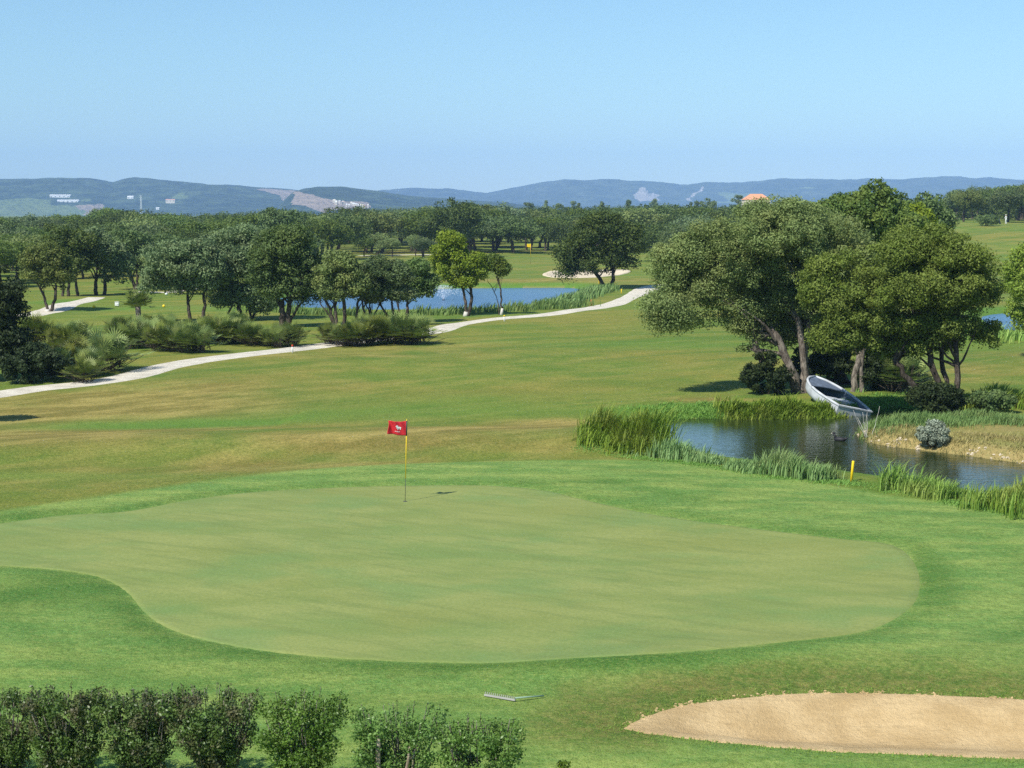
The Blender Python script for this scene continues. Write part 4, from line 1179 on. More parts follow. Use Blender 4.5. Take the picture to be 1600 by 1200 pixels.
# ------------------------------------------------------------------ reeds and grasses
def blades(pts, h, w, rng, lean=0.35, curl=0.5, wind=(0.12, 0.05)):
    """bent three-segment blades; pts (n,3)"""
    n = len(pts)
    az = rng.uniform(0, 2 * math.pi, n); H = h * rng.uniform(.55, 1.15, n)
    d = np.stack([np.cos(az), np.sin(az)], -1) * (lean * rng.uniform(.1, 1, n))[:, None] + np.array(wind)
    s = np.stack([-np.sin(az), np.cos(az), az * 0], -1)
    V = []
    lv = [0, .4, .75, 1.0]; ww = [.8, 1.0, .6, .05]
    for l, q in zip(lv, ww):
        c = pts + np.stack([d[:, 0] * H * l ** 2 * (1 + curl * l), d[:, 1] * H * l ** 2 * (1 + curl * l), H * (l - .22 * curl * l ** 3)], -1)
        V += [c - s * w * q / 2, c + s * w * q / 2]
    V = np.stack(V, 1).reshape(-1, 3)
    b = (np.arange(n) * 8)[:, None]
    F = np.concatenate([b + np.array([0, 1, 3, 2]), b + np.array([2, 3, 5, 4]), b + np.array([4, 5, 7, 6])], 0)
    return V, F, np.repeat(rng.uniform(0, 1, n), 8)

def reed_bed(name, label, cat, line, n, h, w, mat, seed, width=0.8, lean=.35, z=None, step=.3, tuft=.12, wind=(.1, .03)):
    """blades along a pixel line on the ground"""
    rng = np.random.default_rng(seed)
    P = spline([gp(a, b)[:2] for a, b in line], step)
    nt_ = max(4, n // 14)
    i = rng.integers(0, len(P), nt_)
    c = P[i] + rng.normal(size=(nt_, 2)) * width * .45
    hh = .34 + .82 * vnoise(c[:, 0] * 1.3, c[:, 1] * 1.3, seed) ** 1.2
    which = rng.integers(0, nt_, n)
    q = c[which] + rng.normal(size=(n, 2)) * tuft
    zz = terrain(q[:, 0], q[:, 1]) - 0.05
    V, F, T = blades(np.column_stack([q, zz]), h * hh[which], w, rng, lean, wind=wind)
    T = np.clip(T * .6 + .4 * np.repeat((which * 0.618) % 1.0, 8), 0, 1)
    o = mesh_np(name, V, F, mat, attrs={'tint': T})
    return tag(o, label, cat, kind='stuff')

reed_bed('reeds', 'tall green reeds at the left tip of the olive pond', 'reeds', [(952, 690), (968, 693), (985, 697), (1000, 700)], 3400, 1.35, .032, M['reed'], 1, .9, .5)
reed_bed('reeds', 'blue-green and brown reeds along the left front edge of the pond', 'reeds', [(1000, 706), (1035, 713), (1075, 719), (1112, 724)], 1500, .66, .034, M['reedblue'], 2, .5, .4)
reed_bed('reeds', 'dense strip of reeds on the near bank of the pond', 'reeds', [(1155, 732), (1190, 737), (1240, 743), (1265, 746), (1285, 748)], 3000, .85, .032, M['reedblue'], 3, .55, .4)
reed_bed('reeds', 'short reeds right of the yellow stake', 'reeds', [(1392, 764), (1415, 768), (1450, 773), (1485, 778)], 1000, .80, .032, M['reed'], 4, .5, .5)
reed_bed('reeds', 'tall bright reeds at the right edge of the pond', 'reeds', [(1566, 792), (1580, 796), (1600, 799), (1680, 806)], 3400, 1.0, .034, M['reed'], 5, .8, .4)
reed_bed('reeds', 'lit broad-leaved reeds in front of the boat and olive trunks', 'reeds', [(1142, 650), (1180, 649), (1230, 648), (1270, 648), (1295, 648), (1310, 648)], 4600, .75, .04, M['reed'], 6, .7, .5)
reed_bed('reeds', 'green reeds on the bank at the right edge under the lawn', 'reeds', [(1505, 636), (1540, 634), (1570, 632), (1620, 632)], 5000, .85, .05, M['reed'], 7, 1.3, .4)
reed_bed('reeds', 'dark reeds along the near shore of the blue pond', 'reeds', [(440, 486), (500, 490), (560, 493), (640, 493), (700, 490), (760, 488), (830, 484), (880, 478)], 3000, .85, .09, M['reedblue'], 8, 2.2, .3, step=1, tuft=.35)
reed_bed('reeds', 'dark green reeds at the right end of the blue pond', 'reeds', [(868, 476), (890, 471), (910, 464), (928, 458), (945, 453)], 4200, 1.0, .10, M['reedblue'], 9, 1.5, .3, step=1, tuft=.35)
reed_bed('reeds', 'green reeds before the small right-hand pond', 'reeds', [(1480, 530), (1540, 526), (1600, 530), (1660, 530)], 4500, .9, .09, M['reed'], 10, 1.8, .3, step=1, tuft=.3)
reed_bed('lush_grass', 'bright lush grass on the left back bank of the pond', 'grass', [(1030, 652), (1060, 650), (1090, 649), (1145, 650)], 7000, .24, .03, M['lushgrass'], 11, 1.6, .5)
reed_bed('lush_grass', 'bright grass fringe along the near bank of the pond', 'grass', [(915, 702), (1000, 714), (1110, 728), (1200, 742), (1330, 756), (1420, 772), (1520, 790), (1620, 806)], 16000, .15, .022, M['lushgrass'], 12, .55, .6)
reed_bed('lush_grass', 'grass at the water edge beyond the boat', 'grass', [(1350, 632), (1400, 626), (1450, 632)], 3000, .3, .03, M['lushgrass'], 13, 1.2, .5)
reed_bed('dry_grass', 'dry straw tufts scattered on the sandy point', 'grass', [(1350, 684), (1400, 680), (1440, 678), (1500, 690), (1560, 690), (1640, 700)], 6500, .24, .02, M['drygrass'], 14, 1.8, .7, tuft=.2)
reed_bed('dry_grass', 'greenish weeds along the back of the sandy point', 'grass', [(1370, 664), (1430, 662), (1500, 655), (1560, 658), (1640, 660)], 12000, .42, .022, M['reedblue'], 15, 1.5, .6, tuft=.2)
reed_bed('dry_grass', 'brown dead reeds at the left end of the water', 'grass', [(1000, 688), (1022, 683)], 700, .6, .03, M['drygrass'], 16, .5, .7)
# bare sticks at the tip
rs_ = random.Random(4)
t = thing('dead_shrub', 'bare pale sticks on the left tip of the sandy point', 'dead shrub', gp(1356, 684))
mb = MB()
for k in range(9):
    a = rs_.uniform(-.6, .6); L = rs_.uniform(.5, 1.25)
    add_limb(mb, (rs_.uniform(-.1, .1), rs_.uniform(-.1, .1), -.05), (a * L, rs_.uniform(-.3, .3) * L, L), .009, .004, (rs_.uniform(-.1, .1), 0, 0), rs_, 5, 5)
mb.build('twigs', M['limewash'], t, True)

# stones along the sandy point and lumps of sand on the bunker rim
def lumps(name, P, size, mat, seed, label, cat):
    rng = np.random.default_rng(seed); mb = MB()
    for p in P:
        r = size * rng.uniform(.4, 1.4)
        b0 = len(mb.v)
        mb.ball((p[0], p[1], p[2] + r * .2), (r * rng.uniform(.8, 1.4), r * rng.uniform(.8, 1.3), r * rng.uniform(.5, .9)), 6, 4)
        for i in range(b0, len(mb.v)):
            v = np.array(mb.v[i]); mb.v[i] = tuple(v + rng.normal(size=3) * r * .16)
    o = mb.build(name, mat)
    return tag(o, label, cat, kind='stuff')
rng = np.random.default_rng(3)
pp = POND_NEAR[np.array([i for i in range(len(POND_NEAR)) if sdist(PENINSULA, POND_NEAR[i:i + 1, 0], POND_NEAR[i:i + 1, 1])[0] < 0.6])]
pp = pp[rng.integers(0, len(pp), 190)] + rng.normal(size=(190, 2)) * .16
lumps('stones', np.column_stack([pp, terrain(pp[:, 0], pp[:, 1])]), .042, M['sand_far'], 1, 'pale stones along the edge of the sandy point', 'stones')
bp = BUNKER[BUNKER[:, 1] > gz(1000, 1130, 0)[1] - .2]
bp = bp[rng.integers(0, len(bp), 700)] + rng.normal(size=(700, 2)) * [.05, .06]
bp = bp[fbm(bp[:, 0] * 2.3, bp[:, 1] * 2.3, 6) > -.08]
lumps('sand_crumbs', np.column_stack([bp, terrain(bp[:, 0], bp[:, 1])]), .017, M['sand'], 2, 'crumbs of sand along the bunker rim', 'sand')
# longer grass: bunker rim, green surround and everywhere near the camera
def turf(name, label, n, h, w, mat, seed, region):
    rng = np.random.default_rng(seed)
    P = region(rng, n); z = terrain(P[:, 0], P[:, 1]) - .01
    V, F, T = blades(np.column_stack([P, z]), np.full(len(P), h), w, rng, .6, wind=(.1, .0))
    return tag(mesh_np(name, V, F, mat, attrs={'tint': T}), label, 'grass', kind='stuff')
def reg_near(rng, n):
    Y = rng.uniform(19.5, 27.5, n); X = rng.uniform(-.36, .36, n) * Y
    k = (sdist(GREEN, X, Y) > .15) & (sdist(BUNKER, X, Y) > .03) & (rng.uniform(0, 1, n) < smooth(28, 24, Y))
    return np.column_stack([X, Y])[k]
M['turf'] = mat_leaf('turf_blade', (0.085, 0.150, 0.038), (0.125, 0.195, 0.055), (0.140, 0.170, 0.055), .8, .3, .8, .1)
turf('turf_grass', 'short green turf in front of the putting green', 150000, .025, .008, M['turf'], 1, reg_near)
def reg_rim(rng, n):
    i = rng.integers(0, len(BUNKER), n); P = BUNKER[i] + rng.normal(size=(n, 2)) * .12
    return P[sdist(BUNKER, P[:, 0], P[:, 1]) > .0]
turf('turf_grass', 'longer turf along the rim of the bunker', 6000, .045, .012, M['turf'], 2, reg_rim)

# ------------------------------------------------------------------ trimmed shrubs in the foreground
def hedge_shrub(label, x0, x1, top, D, mat, seed, n=10500, base_w=.55, h_full=None, ragged=.05, cut_stems=()):
    rng = np.random.default_rng(seed); rnd = random.Random(seed)
    xc = (x0 + x1) / 2; g = gy(xc, top, D); z0 = th(g[0], D); H = g[2] - z0 - .07; W = (x1 - x0) * 1.06 / F_PX * D
    t = thing('hedge_shrub', label, 'shrub', (g[0], D, z0), 'row of trimmed shrubs in the foreground')
    B = []
    for k in range(150):
        u = rng.uniform(0, 1); z = H * (.12 + .88 * u)
        hw = W / 2 * (base_w + (1 - base_w) * smooth(0, .75, u))
        x = rng.uniform(-1, 1) * hw * .92; y = rng.uniform(-1, 1) * hw * .75
        s = rng.uniform(.07, .15)
        B.append((x, y, min(z, H - s * .8), s, s, s))
    V, tint = blob_leaves(B, int(n * 1.5), .041, rng, up=.2, aspect=.55, shell=.3)
    # upright shoots out of the top
    m = 26; S = []
    mb = MB()
    for k in range(m):
        x = rng.uniform(-1, 1) * W * .46; y = rng.uniform(-1, 1) * W * .33; L = rng.uniform(.0, .07) * (1 + ragged * 6)
        p0 = Vector((x * .9, y * .9, H - .12)); p1 = Vector((x, y, H + L))
        mb.tube([p0, p1], [.005, .003], 4)
        for j in range(9):
            q = p0.lerp(p1, j / 8); S.append((q.x, q.y, q.z, .025, .025, .025))
    V2, t2 = blob_leaves(S, m * 16, .038, rng, up=.6, aspect=.5)
    V = np.concatenate([V, V2]); tint = np.concatenate([tint, np.clip(t2 + .25, 0, 1)])
    mesh_np('foliage', V, quads(len(V) // 4), mat, t, attrs={'tint': tint})
    for k in range(20):
        a = rng.uniform(-1, 1)
        add_limb(mb, (a * W * .10, rng.uniform(-.06, .06), -.08), (a * W * .42, rng.uniform(-.3, .3), H * rng.uniform(.75, .97)), rng.uniform(.012, .022), .005, (0, 0, -.05), rnd, 7, 6)
    mb.build('stems', M['bark_grey'], t, True)
    if cut_stems:
        cs = MB()
        for (px, py, lean, r) in cut_stems:
            e = gy(px, py, D - .25)
            p1 = Vector((e[0] - g[0], -.25, e[2] - z0)); p0 = Vector((p1.x - lean, -.2, -.08))
            add_limb(cs, p0, p1, r * 1.2, r, (.02, 0, 0), rnd, 6, 8)
        cs.build('sawn_stem', M['sawn'], t, True)
    return t
hedge_shrub('leftmost trimmed shrub, cut by the left edge', -75, 62, 1082, 20.2, M['hedge'], 301)
hedge_shrub('trimmed dark-leaved shrub second from the left', 48, 162, 1078, 20.0, M['hedge'], 302, n=11000)
hedge_shrub('trimmed dark-leaved shrub third from the left', 165, 272, 1078, 20.0, M['hedge'], 303)
hedge_shrub('trimmed funnel-shaped dark shrub fourth from the left', 268, 405, 1080, 20.0, M['hedge'], 304, n=12000, base_w=.25)
hedge_shrub('loose brownish-green trimmed shrub left of the one with sawn stems', 406, 540, 1086, 19.8, M['hedge2'], 305, n=9000, base_w=.4)
hedge_shrub('fresh green shrub with pale sawn stems', 552, 694, 1106, 19.4, M['hedge2'], 306, n=8500, ragged=.12, base_w=.45,
            cut_stems=[(591, 1150, -.02, .032), (640, 1166, .13, .018), (648, 1172, .16, .014)])
hedge_shrub('rightmost fresh green trimmed shrub', 688, 812, 1128, 19.2, M['hedge2'], 307, n=8000, ragged=.1, base_w=.5)
bush_px('weed', 'small leafy weed right of the row of shrubs', 'weed', (880, 1196), 12, 14, M['hedge2'], .04, 220, .06, 71, foot=(880, 1212), stem=False)

# ------------------------------------------------------------------ flag on the green
def flag(name, label, px, base_y, top_y, fw, fh, cloth, pole_cols, D=None, emblem=False):
    g = gp(px, base_y) if D is None else np.array([*gy(px, base_y, D)[:2], 0])
    if D is not None: g[2] = th(g[0], g[1])
    H = gy(px, top_y, g[1])[2] - g[2]
    t = thing(name, label, 'golf flag', g)
    t.rotation_euler = (0, math.radians(1.5) if emblem else 0, 0)
    mb = MB(); zb = H * (.285 if emblem else .35)
    r = .011 if emblem else .02
    mb.tube([(0, 0, -.08), (0, 0, zb)], [r * .62, r * .62], 10); mb.build('lower_pole', M[pole_cols[0]], t, True)
    mb = MB(); mb.tube([(0, 0, zb), (0, 0, H)], [r, r], 12)
    mb.tube([(0, 0, H), (0, 0, H + .02)], [r * 1.1, r * .5], 12)
    mb.build('upper_pole', M[pole_cols[1]], t, True)
    if emblem:
        mb = MB(); mb.tube([(0, 0, H - .04 - fh), (0, 0, H - .02)], [r * 1.7, r * 1.7], 12); mb.build('flag_sleeve', M['black'], t, True)
    nx_, nz_ = 26, 14
    def P(u, v):
        x = -u * fw; z = H - .03 - v * fh * (1 - .10 * u) - .03 * fh * u - .012 * math.sin(5 * u)
        y = .055 * math.sin(u * 8 + v * 2.5) * u ** .5 + .02 * math.sin(u * 15 + v * 4) - .10 * u
        x += .015 * math.sin(v * 5) * u
        return (x, y, z)
    V = [P(i / nx_, j / nz_) for j in range(nz_ + 1) for i in range(nx_ + 1)]
    w = nx_ + 1
    F = [(j * w + i, j * w + i + 1, (j + 1) * w + i + 1, (j + 1) * w + i) for j in range(nz_) for i in range(nx_)]
    o = mesh_np('flag_cloth', V, F, M[cloth], t, True)
    md = o.modifiers.new('thick', 'SOLIDIFY'); md.thickness = .003
    if emblem:
        # a white rearing horse with an illegible line under it
        outline = [(.36, .30), (.42, .20), (.47, .17), (.52, .22), (.56, .24), (.54, .30), (.60, .33), (.66, .29), (.70, .34), (.76, .33), (.79, .40), (.74, .42), (.77, .50), (.72, .58), (.69, .56), (.71, .48), (.65, .47), (.60, .50), (.55, .60), (.51, .59), (.53, .50), (.48, .44), (.43, .46), (.40, .42), (.45, .38), (.43, .33), (.38, .35)]
        e = MB()
        def Q(u, v):
            u2 = .50 + (.5 - u) * -.72; v2 = v * .82 + .12
            p = Vector(P(u2, v2)); return p
        pts = [Q(1 - u, v) for u, v in outline]
        for off in (-.006, .006):
            V = [(p.x, p.y + off, p.z) for p in pts]
            e.add(V, [tuple(range(len(V)))])
        for (u0, u1, v0, v1) in [(.30, .34, .70, .78), (.37, .42, .72, .78), (.45, .50, .71, .78), (.53, .57, .73, .78), (.60, .66, .71, .77)]:
            for off in (-.006, .006):
                V = [Q(u0, v0), Q(u1, v0), Q(u1, v1), Q(u0, v1)]
                e.add([(p.x, p.y + off, p.z) for p in V], [(0, 1, 2, 3)])
        e.build('emblem', M['white'], o)
        cu = MB(); cu.tube([(0, 0, .004), (0, 0, .0165)], [.056, .054], 20); cu.build('hole_cup', M['cup'], t)
    return t
flag('golf_flag', 'red flag with white emblem on a yellow pole on the near putting green', 633, 784, 656, .47, .37, 'red', ('black', 'yellow'), emblem=True)
flag('golf_flag', 'tiny yellow flag on the far putting green', 829, 402, 381, .55, .5, 'yellow', ('black', 'yellow'), D=240)

# ------------------------------------------------------------------ posts, markers, rake
def stake(name, label, cat, px, py, h, r, mat, cap=None, group=None, lean=0.0):
    g = gp(px, py); t = thing(name, label, cat, g, group); t.rotation_euler = (0, lean, 0)
    mb = MB(); mb.tube([(0, 0, -.1), (0, 0, h * (.75 if cap else 1) - .02), (0, 0, h * (.75 if cap else 1))], [r, r, r * .8], 10)
    mb.build('post', M[mat], t, True)
    if cap:
        c = MB(); c.tube([(0, 0, h * .75), (0, 0, h - .02), (0, 0, h)], [r * 1.12, r * 1.12, r * .6], 10); c.build('cap', M[cap], t, True)
    return t
stake('marker_stake', 'yellow stake on the near bank of the olive pond', 'stake', 1330, 752, .58, .038, 'yellow', lean=.08)
stake('marker_post', 'short white post with red cap beside the path, left of centre', 'marker post', 457, 551, .42, .045, 'white', 'redpaint')
stake('marker_post', 'short white post beside the path under the lime-green oak', 'marker post', 788, 502, .42, .05, 'white', 'yellow')
stake('marker_stake', 'small yellow stake beside the forked dark oak', 'stake', 936, 446, .75, .05, 'yellow')
stake('marker_stake', 'small orange stake before the reeds of the blue pond', 'stake', 924, 477, .45, .05, 'redpaint')
stake('marker_stake', 'small yellow stake on the grass inside the path bend', 'stake', 971, 459, .45, .05, 'yellow')
def ball_marker(label, px, py, r, mat):
    g = gp(px, py); t = thing('tee_marker', label, 'tee marker', g)
    m_ = MB(); m_.ball((0, 0, r * .8), (r, r, r), 12, 8); m_.build('marker_ball', M[mat], t, True)
    m_ = MB(); m_.tube([(0, 0, -.12), (0, 0, r * .2)], [.02, .02], 6); m_.build('spike', M['black'], t)
ball_marker('round yellow tee marker left of the white tee box', 147, 481, .13, 'yellow')
ball_marker('round yellow tee marker right of the fan palm top', 256, 480, .12, 'yellow')
ball_marker('small white marker beside the thin path behind the tee', 260, 461, .14, 'white')
g = gp(183, 479); t = thing('tee_box', 'small white box on the left tee', 'box', g)
mb = MB(); mb.box((0, 0, .22), (.3, .25, .28)); mb.build('box_body', M['white'], t)
mb = MB(); mb.box((0, 0, .375), (.34, .29, .03)); mb.build('lid', M['white'], t)
mb = MB(); mb.box((-.1, 0, .03), (.05, .05, .12)); mb.box((.1, 0, .03), (.05, .05, .12)); mb.build('feet', M['black'], t)

# rake lying in the grass
a, b = gp(757, 1088), gp(805, 1097); c = gp(850, 1091)
g = (a + b) / 2
t = thing('bunker_rake', 'weathered bunker rake lying in the turf left of the bunker', 'rake', g)
A, B_, C_ = [Vector(v - g) for v in (a, b, c)]
mb = MB(); d = (B_ - A); ang = math.atan2(d.y, d.x)
R = Matrix.Rotation(ang, 3, 'Z')
mb.box((0, 0, .028), (d.length, .03, .024), R)
for k in range(15):
    q = A.lerp(B_, (k + .5) / 15); mb.box((q.x, q.y, .035 + .03), (.012, .012, .022), R)
mb.build('rake_head', M['rake'], t)
mb = MB(); mb.tube([Vector((B_.x, B_.y, .06)), Vector((C_.x, C_.y, .035))], [.014, .012], 8); mb.build('rake_handle', M['rakegreen'], t, True)

# ------------------------------------------------------------------ the boat pulled up on the bank
def make_boat():
    g = gp(1322, 643)
    t = thing('rowing_boat', 'white rowing boat with shade-greyed paint pulled up on the bank under the olives', 'boat', g)
    L, W, Hh = 3.3, 1.95, .55
    n, k = 16, 9
    def half(u):                 # u 0 stern .. 1 bow
        return W / 2 * (0.90 + .22 * math.sin(min(u, .5) * math.pi)) * max(0.0, 1 - max(0, (u - .35) / .65) ** 2.8) ** .62 / 1.12
    def sec(u, v, inset=0.0):    # v -1..1 across
        w = max(half(u) - inset, .012); a = v * math.pi / 2
        s = math.sin(a); x = w * (abs(s) ** .72) * (1 if s >= 0 else -1)
        keel = .06 * (u ** 4) * 3
        zt = Hh + .12 * u ** 3
        z = (keel + inset) + (zt - keel - inset) * (1 - abs(math.cos(a)) ** .55)
        return (x, u * (L - (inset if u > .9 else 0)), z)
    def shell(inset):
        V = [sec(i / n, -1 + 2 * j / (2 * k), inset) for i in range(n + 1) for j in range(2 * k + 1)]
        w = 2 * k + 1
        F = [(i * w + j, i * w + j + 1, (i + 1) * w + j + 1, (i + 1) * w + j) for i in range(n) for j in range(2 * k)]
        return V, F
    hull = MB(); V, F = shell(0.0); hull.add(V, F); hull.build('hull', M['boatwhite'], t, True)
    inner = MB(); V, F = shell(0.035); inner.add(V, [tuple(reversed(f)) for f in F]); inner.build('inner_lining', M['boatin'], t, True)
    rim = MB()
    for s in (-1, 1):
        rim.tube([Vector(sec(i / n, s)) + Vector((-s * .02, 0, .01)) for i in range(n + 1)], .052, 8)
    rim.build('gunwale', M['boatwhite'], t, True)
    tr = MB()
    pts = [sec(0, -1 + 2 * j / (2 * k), 0.0) for j in range(2 * k + 1)]
    tr.add([(p[0], -.03, p[2]) for p in pts] + [(p[0], .03, p[2]) for p in pts],
           [tuple(range(19)), tuple(reversed(range(19, 38)))] + [(j, j + 1, j + 20, j + 19) for j in range(18)] + [(18, 0, 19, 37)])
    tr.box((0, 0, Hh + .015), (W * .82, .12, .05))
    tr.build('transom', M['boatwhite'], t)
    for (u, d, z) in [(.10, .42, .40), (.42, .34, .40)]:
        se = MB(); hw = half(u) * .93
        se.box((0, u * L, z), (hw * 2, d, .045)); se.box((0, u * L - d / 2 + .02, z - .1), (hw * 1.6, .03, .16))
        se.build('thwart', M['boatwhite'], t)
    dk = MB(); V = []; us = [.66 + .33 * i / 8 for i in range(9)]
    for u in us:
        hw_ = half(u) * .97; zt = Hh + .12 * u ** 3 - .02
        V += [(-hw_, u * L, zt), (0, u * L, zt + .05), (hw_, u * L, zt)]
    dk.add(V, [(i * 3 + j, i * 3 + j + 1, i * 3 + j + 4, i * 3 + j + 3) for i in range(8) for j in range(2)])
    dk.add([(v[0], v[1], v[2] - .03) for v in V[:3]] + V[:3], [(0, 1, 4, 3), (1, 2, 5, 4)])
    dk.build('foredeck', M['boatin'], t)
    fl = MB(); fl.box((0, L * .45, .11), (.7, L * .6, .025)); fl.build('floor_board', M['boatin'], t)
    # stern on the water line at the right, bow up the bank to the left
    t.rotation_euler = (math.radians(15), math.radians(12), math.radians(22))
    st = gp(1322, 644)
    t.location = (st[0] + .10, st[1] - .3, WZ - .22)
    return t
boat = make_boat()

# ------------------------------------------------------------------ coot on the pond
g = gz(1312, 689, WZ)
t = thing('coot', 'small dark water bird floating on the olive pond', 'bird', g)
t.rotation_euler = (0, 0, math.radians(150))
t.scale = (1.25, 1.25, 1.25)
bm_ = MB()
bm_.ball((0, 0, .045), (.17, .085, .075), 12, 8)
bm_.tube([(-.12, 0, .05), (-.20, 0, .085), (-.24, 0, .10)], [.05, .03, .008], 8)
bm_.tube([(.10, 0, .07), (.15, 0, .14), (.16, 0, .19)], [.045, .03, .032], 8)
bm_.ball((.175, 0, .205), (.045, .034, .036), 10, 7)
body = bm_.build('body', M['bird'], t, True)
bl_ = MB(); bl_.tube([(.21, 0, .205), (.255, 0, .195)], [.014, .004], 6); bl_.build('bill', M['bill'], t, True)

# ------------------------------------------------------------------ fountain in the blue pond
g = gz(693, 469, WZ)
t = thing('fountain', 'fan-shaped fountain spraying in the blue pond', 'fountain', g)
rng = np.random.default_rng(8)
m, nt, out = new_mat('spray')
d_ = N(nt, 'ShaderNodeBsdfDiffuse'); d_.inputs[0].default_value = (.75, .8, .85, 1)
tr_ = N(nt, 'ShaderNodeBsdfTransparent'); mx = N(nt, 'ShaderNodeMixShader'); mx.inputs[0].default_value = .42
nt.links.new(tr_.outputs[0], mx.inputs[1]); nt.links.new(d_.outputs[0], mx.inputs[2]); nt.links.new(mx.outputs[0], out.inputs[0])
n = 2600; az = rng.uniform(0, 6.283, n); el = np.radians(rng.uniform(42, 86, n)); s = rng.uniform(0, 1, n); v = 5.2
T = s * 2 * v * np.sin(el) / 9.8 * .92
P = np.stack([v * np.cos(el) * np.cos(az) * T, v * np.cos(el) * np.sin(az) * T, v * np.sin(el) * T - 4.9 * T * T], -1)
V = leaves(P + rng.normal(size=(n, 3)) * .03, unit(n, rng), .055, rng, 1.0)
mesh_np('spray', V, quads(n), m, t)
mb = MB(); mb.tube([(0, 0, -.3), (0, 0, .06)], [.18, .12], 12); mb.build('nozzle', M['black'], t)

# ------------------------------------------------------------------ golfer on the right-hand hill
def person(px, py, D, label):
    x, y = gy(px, py, D)[:2]; z = th(x, y)
    t = thing('person', label, 'person', (x, y, z)); t.rotation_euler = (0, 0, math.radians(35))
    J = {'pel': (0, 0, .95, .135, .105), 'wst': (0, .02, 1.12, .125, .09), 'chs': (0, .05, 1.32, .165, .11), 'nck': (0, .07, 1.50, .055, .055), 'hd0': (0, .09, 1.60, .075, .085), 'hd1': (0, .09, 1.72, .07, .085),
         'hl': (.10, 0, .90, .10, .10), 'kl': (.13, .05, .50, .06, .065), 'al': (.14, 0, .09, .04, .045), 'tl': (.15, .17, .03, .035, .025),
         'hr': (-.10, 0, .90, .10, .10), 'kr': (-.13, .05, .50, .06, .065), 'ar': (-.14, 0, .09, .04, .045), 'tr': (-.15, .17, .03, .035, .025),
         'sl': (.19, .05, 1.40, .06, .06), 'el': (.21, .20, 1.16, .042, .042), 'wl': (.05, .38, 1.02, .03, .03),
         'sr': (-.19, .05, 1.40, .06, .06), 'er': (-.21, .20, 1.16, .042, .042), 'wr': (-.02, .38, 1.00, .03, .03)}
    E = [('pel', 'wst'), ('wst', 'chs'), ('chs', 'nck'), ('nck', 'hd0'), ('hd0', 'hd1'), ('pel', 'hl'), ('hl', 'kl'), ('kl', 'al'), ('al', 'tl'), ('pel', 'hr'), ('hr', 'kr'), ('kr', 'ar'), ('ar', 'tr'),
         ('chs', 'sl'), ('sl', 'el'), ('el', 'wl'), ('chs', 'sr'), ('sr', 'er'), ('er', 'wr')]
    ks = list(J); me = bpy.data.meshes.new('body')
    me.from_pydata([J[k][:3] for k in ks], [(ks.index(a_), ks.index(b_)) for a_, b_ in E], [])
    me.materials.append(M['skin']); me.materials.append(M['cloth_white'])
    o = bpy.data.objects.new('body', me); COL.objects.link(o); o.parent = t
    sk = o.modifiers.new('skin', 'SKIN'); me.skin_vertices
    for i, k in enumerate(ks):
        me.skin_vertices[0].data[i].radius = J[k][3:5]
    me.skin_vertices[0].data[0].use_root = True
    sb = o.modifiers.new('sub', 'SUBSURF'); sb.levels = sb.render_levels = 1
    return t, o
t, body = person(1572, 350, 300, 'golfer in white standing on the right-hand hill')
dg = bpy.context.evaluated_depsgraph_get(); ev = body.evaluated_get(dg); me2 = bpy.data.meshes.new_from_object(ev)
body.modifiers.clear(); body.data = me2
if len(me2.materials) < 2:
    me2.materials.clear(); me2.materials.append(M['skin']); me2.materials.append(M['cloth_white'])
for p in me2.polygons:
    c = p.center
    p.material_index = 1 if (.1 < c.z < 1.47 and c.y < .30) else 0
    p.use_smooth = True
mb = MB(); mb.ball((0, .085, 1.745), (.10, .12, .065), 12, 8); mb.box((0, .20, 1.72), (.13, .10, .015)); mb.build('cap', M['cloth_white'], t, True)
mb = MB(); mb.tube([(.02, .38, 1.05), (.02, .62, .06)], [.012, .008], 6); mb.box((.05, .65, .04), (.10, .05, .05)); c_ = mb.build('golf_club', M['black'])
c_.location = t.location; c_.rotation_euler = t.rotation_euler
tag(c_, 'golf club held by the golfer in white', 'golf club')
gx, gy_ = t.location.x - 1.0, t.location.y + .6
t = thing('golf_bag', 'dark golf bag on a trolley left of the golfer in white', 'golf bag', (gx, gy_, th(gx, gy_)))
mb = MB(); mb.tube([(0, 0, .12), (-.18, 0, .98)], [.13, .15], 12); mb.build('bag', M['navy'], t, True)
mb = MB()
for k in range(5): mb.tube([(-.17 + .02 * k, .02 * k - .04, .9), (-.24 + .03 * k, .03 * k - .05, 1.22)], [.01, .02], 5)
mb.build('club_head', M['white'], t)
for s in (-1, 1):
    mb = MB(); mb.tube([(0.06, s * .25 - .02, .14), (0.06, s * .25 + .02, .14)], [.14, .14], 14); mb.build('wheel', M['black'], t)
mb = MB(); mb.tube([(0.06, -.25, .14), (0.06, .25, .14)], [.015, .015], 6); mb.build('axle', M['black'], t)

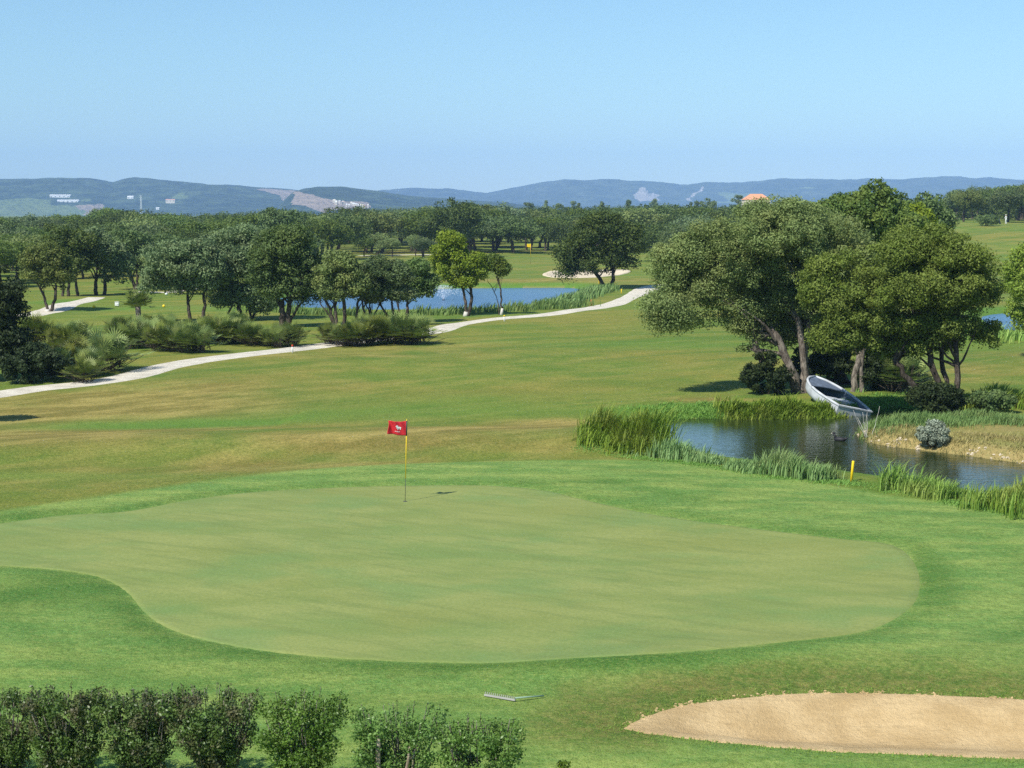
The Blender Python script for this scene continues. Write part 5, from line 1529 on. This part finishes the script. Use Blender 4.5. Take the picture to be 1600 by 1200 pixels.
# ------------------------------------------------------------------ far buildings
def gable(name, label, px0, px1, ytop, D, h, dep, wall, roof, ground_z=None, group=None, windows=3, hip=False):
    if D > 1500: D = (on_hill((px0 + px1) / 2, ytop + 3) or D) - 25
    a = gy(px0, ytop, D); b = gy(px1, ytop, D); W = b[0] - a[0]; ztop = a[2]; rh = h * (.42 if hip else .28)
    t = thing(name, label, 'building', ((a[0] + b[0]) / 2, D, ztop - h), group)
    wb = MB(); hw, hd, zw = W / 2, dep / 2, h - rh
    base = -6.0
    wb.box((0, 0, (zw + base) / 2), (W * .94, dep * .94, zw - base)); 
    if not hip:
        for s in (-1, 1):
            wb.add([(s * hw * .94, -hd * .94, zw), (s * hw * .94, hd * .94, zw), (s * hw * .94, 0, h - .1)], [(0, 1, 2)])
    wb.build('wall', M[wall], t)
    r = MB(); ix = W * .28 if hip else 0
    V = [(-hw, -hd, zw), (hw, -hd, zw), (hw, hd, zw), (-hw, hd, zw), (-hw + ix, 0, h), (hw - ix, 0, h)]
    r.add(V, [(0, 1, 5, 4), (2, 3, 4, 5), (3, 0, 4), (1, 2, 5), (3, 2, 1, 0)])
    r.build('roof', M[roof], t)
    for k in range(windows):
        w = MB(); w.box((-hw + W * (k + .5) / windows, -dep * .47 - .03, zw * .45), (W / windows * .35, .06, zw * .35)); w.build('window', M['glass'], t)
    return t
gable('farm_building', 'upper long white farm building on the left hills', 78, 111, 304, 5000, 9, 18, 'white', 'white', windows=5)
gable('farm_building', 'lower long white farm building on the left hills', 90, 124, 312, 4700, 9, 18, 'white', 'white', windows=5)
gable('farm_building', 'small white building alone on the left hills', 199, 209, 306, 4700, 9, 10, 'white', 'white', windows=2)
gable('farm_building', 'low building with reddish roof on the left hills', 259, 274, 311, 4600, 8, 12, 'wallcream', 'rooftile', windows=3)
gable('farm_building', 'tiny white shed lowest on the left hills', 244, 249, 324, 4300, 6, 8, 'white', 'white', windows=1)
gable('villa', 'villa with an orange tiled roof above the far wood', 1160, 1203, 303, 600, 5.2, 8, 'wallcream', 'rooftile', windows=4, hip=True)
rv = random.Random(2)
for k in range(16):
    px = 518 + k * 3.6 + rv.uniform(-2, 2); w = rv.uniform(2, 4.5)
    gable('village_house', 'pale house of the hillside village below the quarry', px, px + w, rv.uniform(311, 319) + max(0, (k - 8) * .5), 3900 - rv.uniform(0, 300), rv.uniform(5, 8), 7, 'wallcream', rv.choice(['rooftile', 'white', 'wallcream']), group='houses of the hillside village', windows=2)
def mast(label, px, ytop, D, h, group=None):
    g = gy(px, ytop, D); t = thing('lattice_mast', label, 'mast', (g[0], D, g[2] - h))
    mb = MB(); w = h * .045
    for sx in (-1, 1):
        for sy in (-1, 1):
            mb.tube([(sx * w, sy * w, 0), (sx * w * .2, sy * w * .2, h)], [.22, .12], 5)
    for k in range(9):
        z = h * k / 9; q = w * (1 - .8 * k / 9); q2 = w * (1 - .8 * (k + 1) / 9)
        mb.tube([(-q, -q, z), (q2, -q2, z + h / 9)], .10, 4); mb.tube([(q, q, z), (-q2, q2, z + h / 9)], .10, 4)
    mb.build('lattice', M['white'], t)
    ar = MB()
    for f in (.78, .88, .97): ar.box((0, 0, h * f), (h * .16, .35, .35))
    ar.build('cross_arm', M['white'], t)
mast('tall pale lattice mast in front of the left hills', 220, 305, 3000, 34)
mast('small pale mast high on the left hills', 235, 286, 5200, 24)

# an olive just outside the frame at the left, whose shade falls on the fairway's edge
tree_px('olive_tree', 'olive outside the left edge whose shadow reaches the fairway', 'tree', (-62, 662),
        [(-75, 560, 40, 34), (-95, 575, 40, 30)], M['oliveleaf'], 0.15, 12000, 0.5, stems=[(-62, -70, 600, (.1, 0, 0), 1)], r=0.14, seed=61, nbr=4)

# ------------------------------------------------------------------ the air
m = bpy.data.materials.new('haze_air'); m.use_nodes = True; nt = m.node_tree; nt.nodes.clear()
out = nt.nodes.new('ShaderNodeOutputMaterial'); pv = nt.nodes.new('ShaderNodeVolumePrincipled')
pv.inputs['Color'].default_value = (0.38, 0.60, 1.0, 1); pv.inputs['Density'].default_value = 0.000125; pv.inputs['Anisotropy'].default_value = -0.2
nt.links.new(pv.outputs[0], out.inputs['Volume'])
V = [(sx, sy, sz) for sx in (-9500, 9500) for sy in (-75, 11800) for sz in (-8, 460)]
haze = mesh_np('haze', V, [(0, 1, 3, 2), (4, 6, 7, 5), (0, 4, 5, 1), (2, 3, 7, 6), (0, 2, 6, 4), (1, 5, 7, 3)], m)
tag(haze, 'thin blue air that fades the far hills', 'haze', kind='stuff')
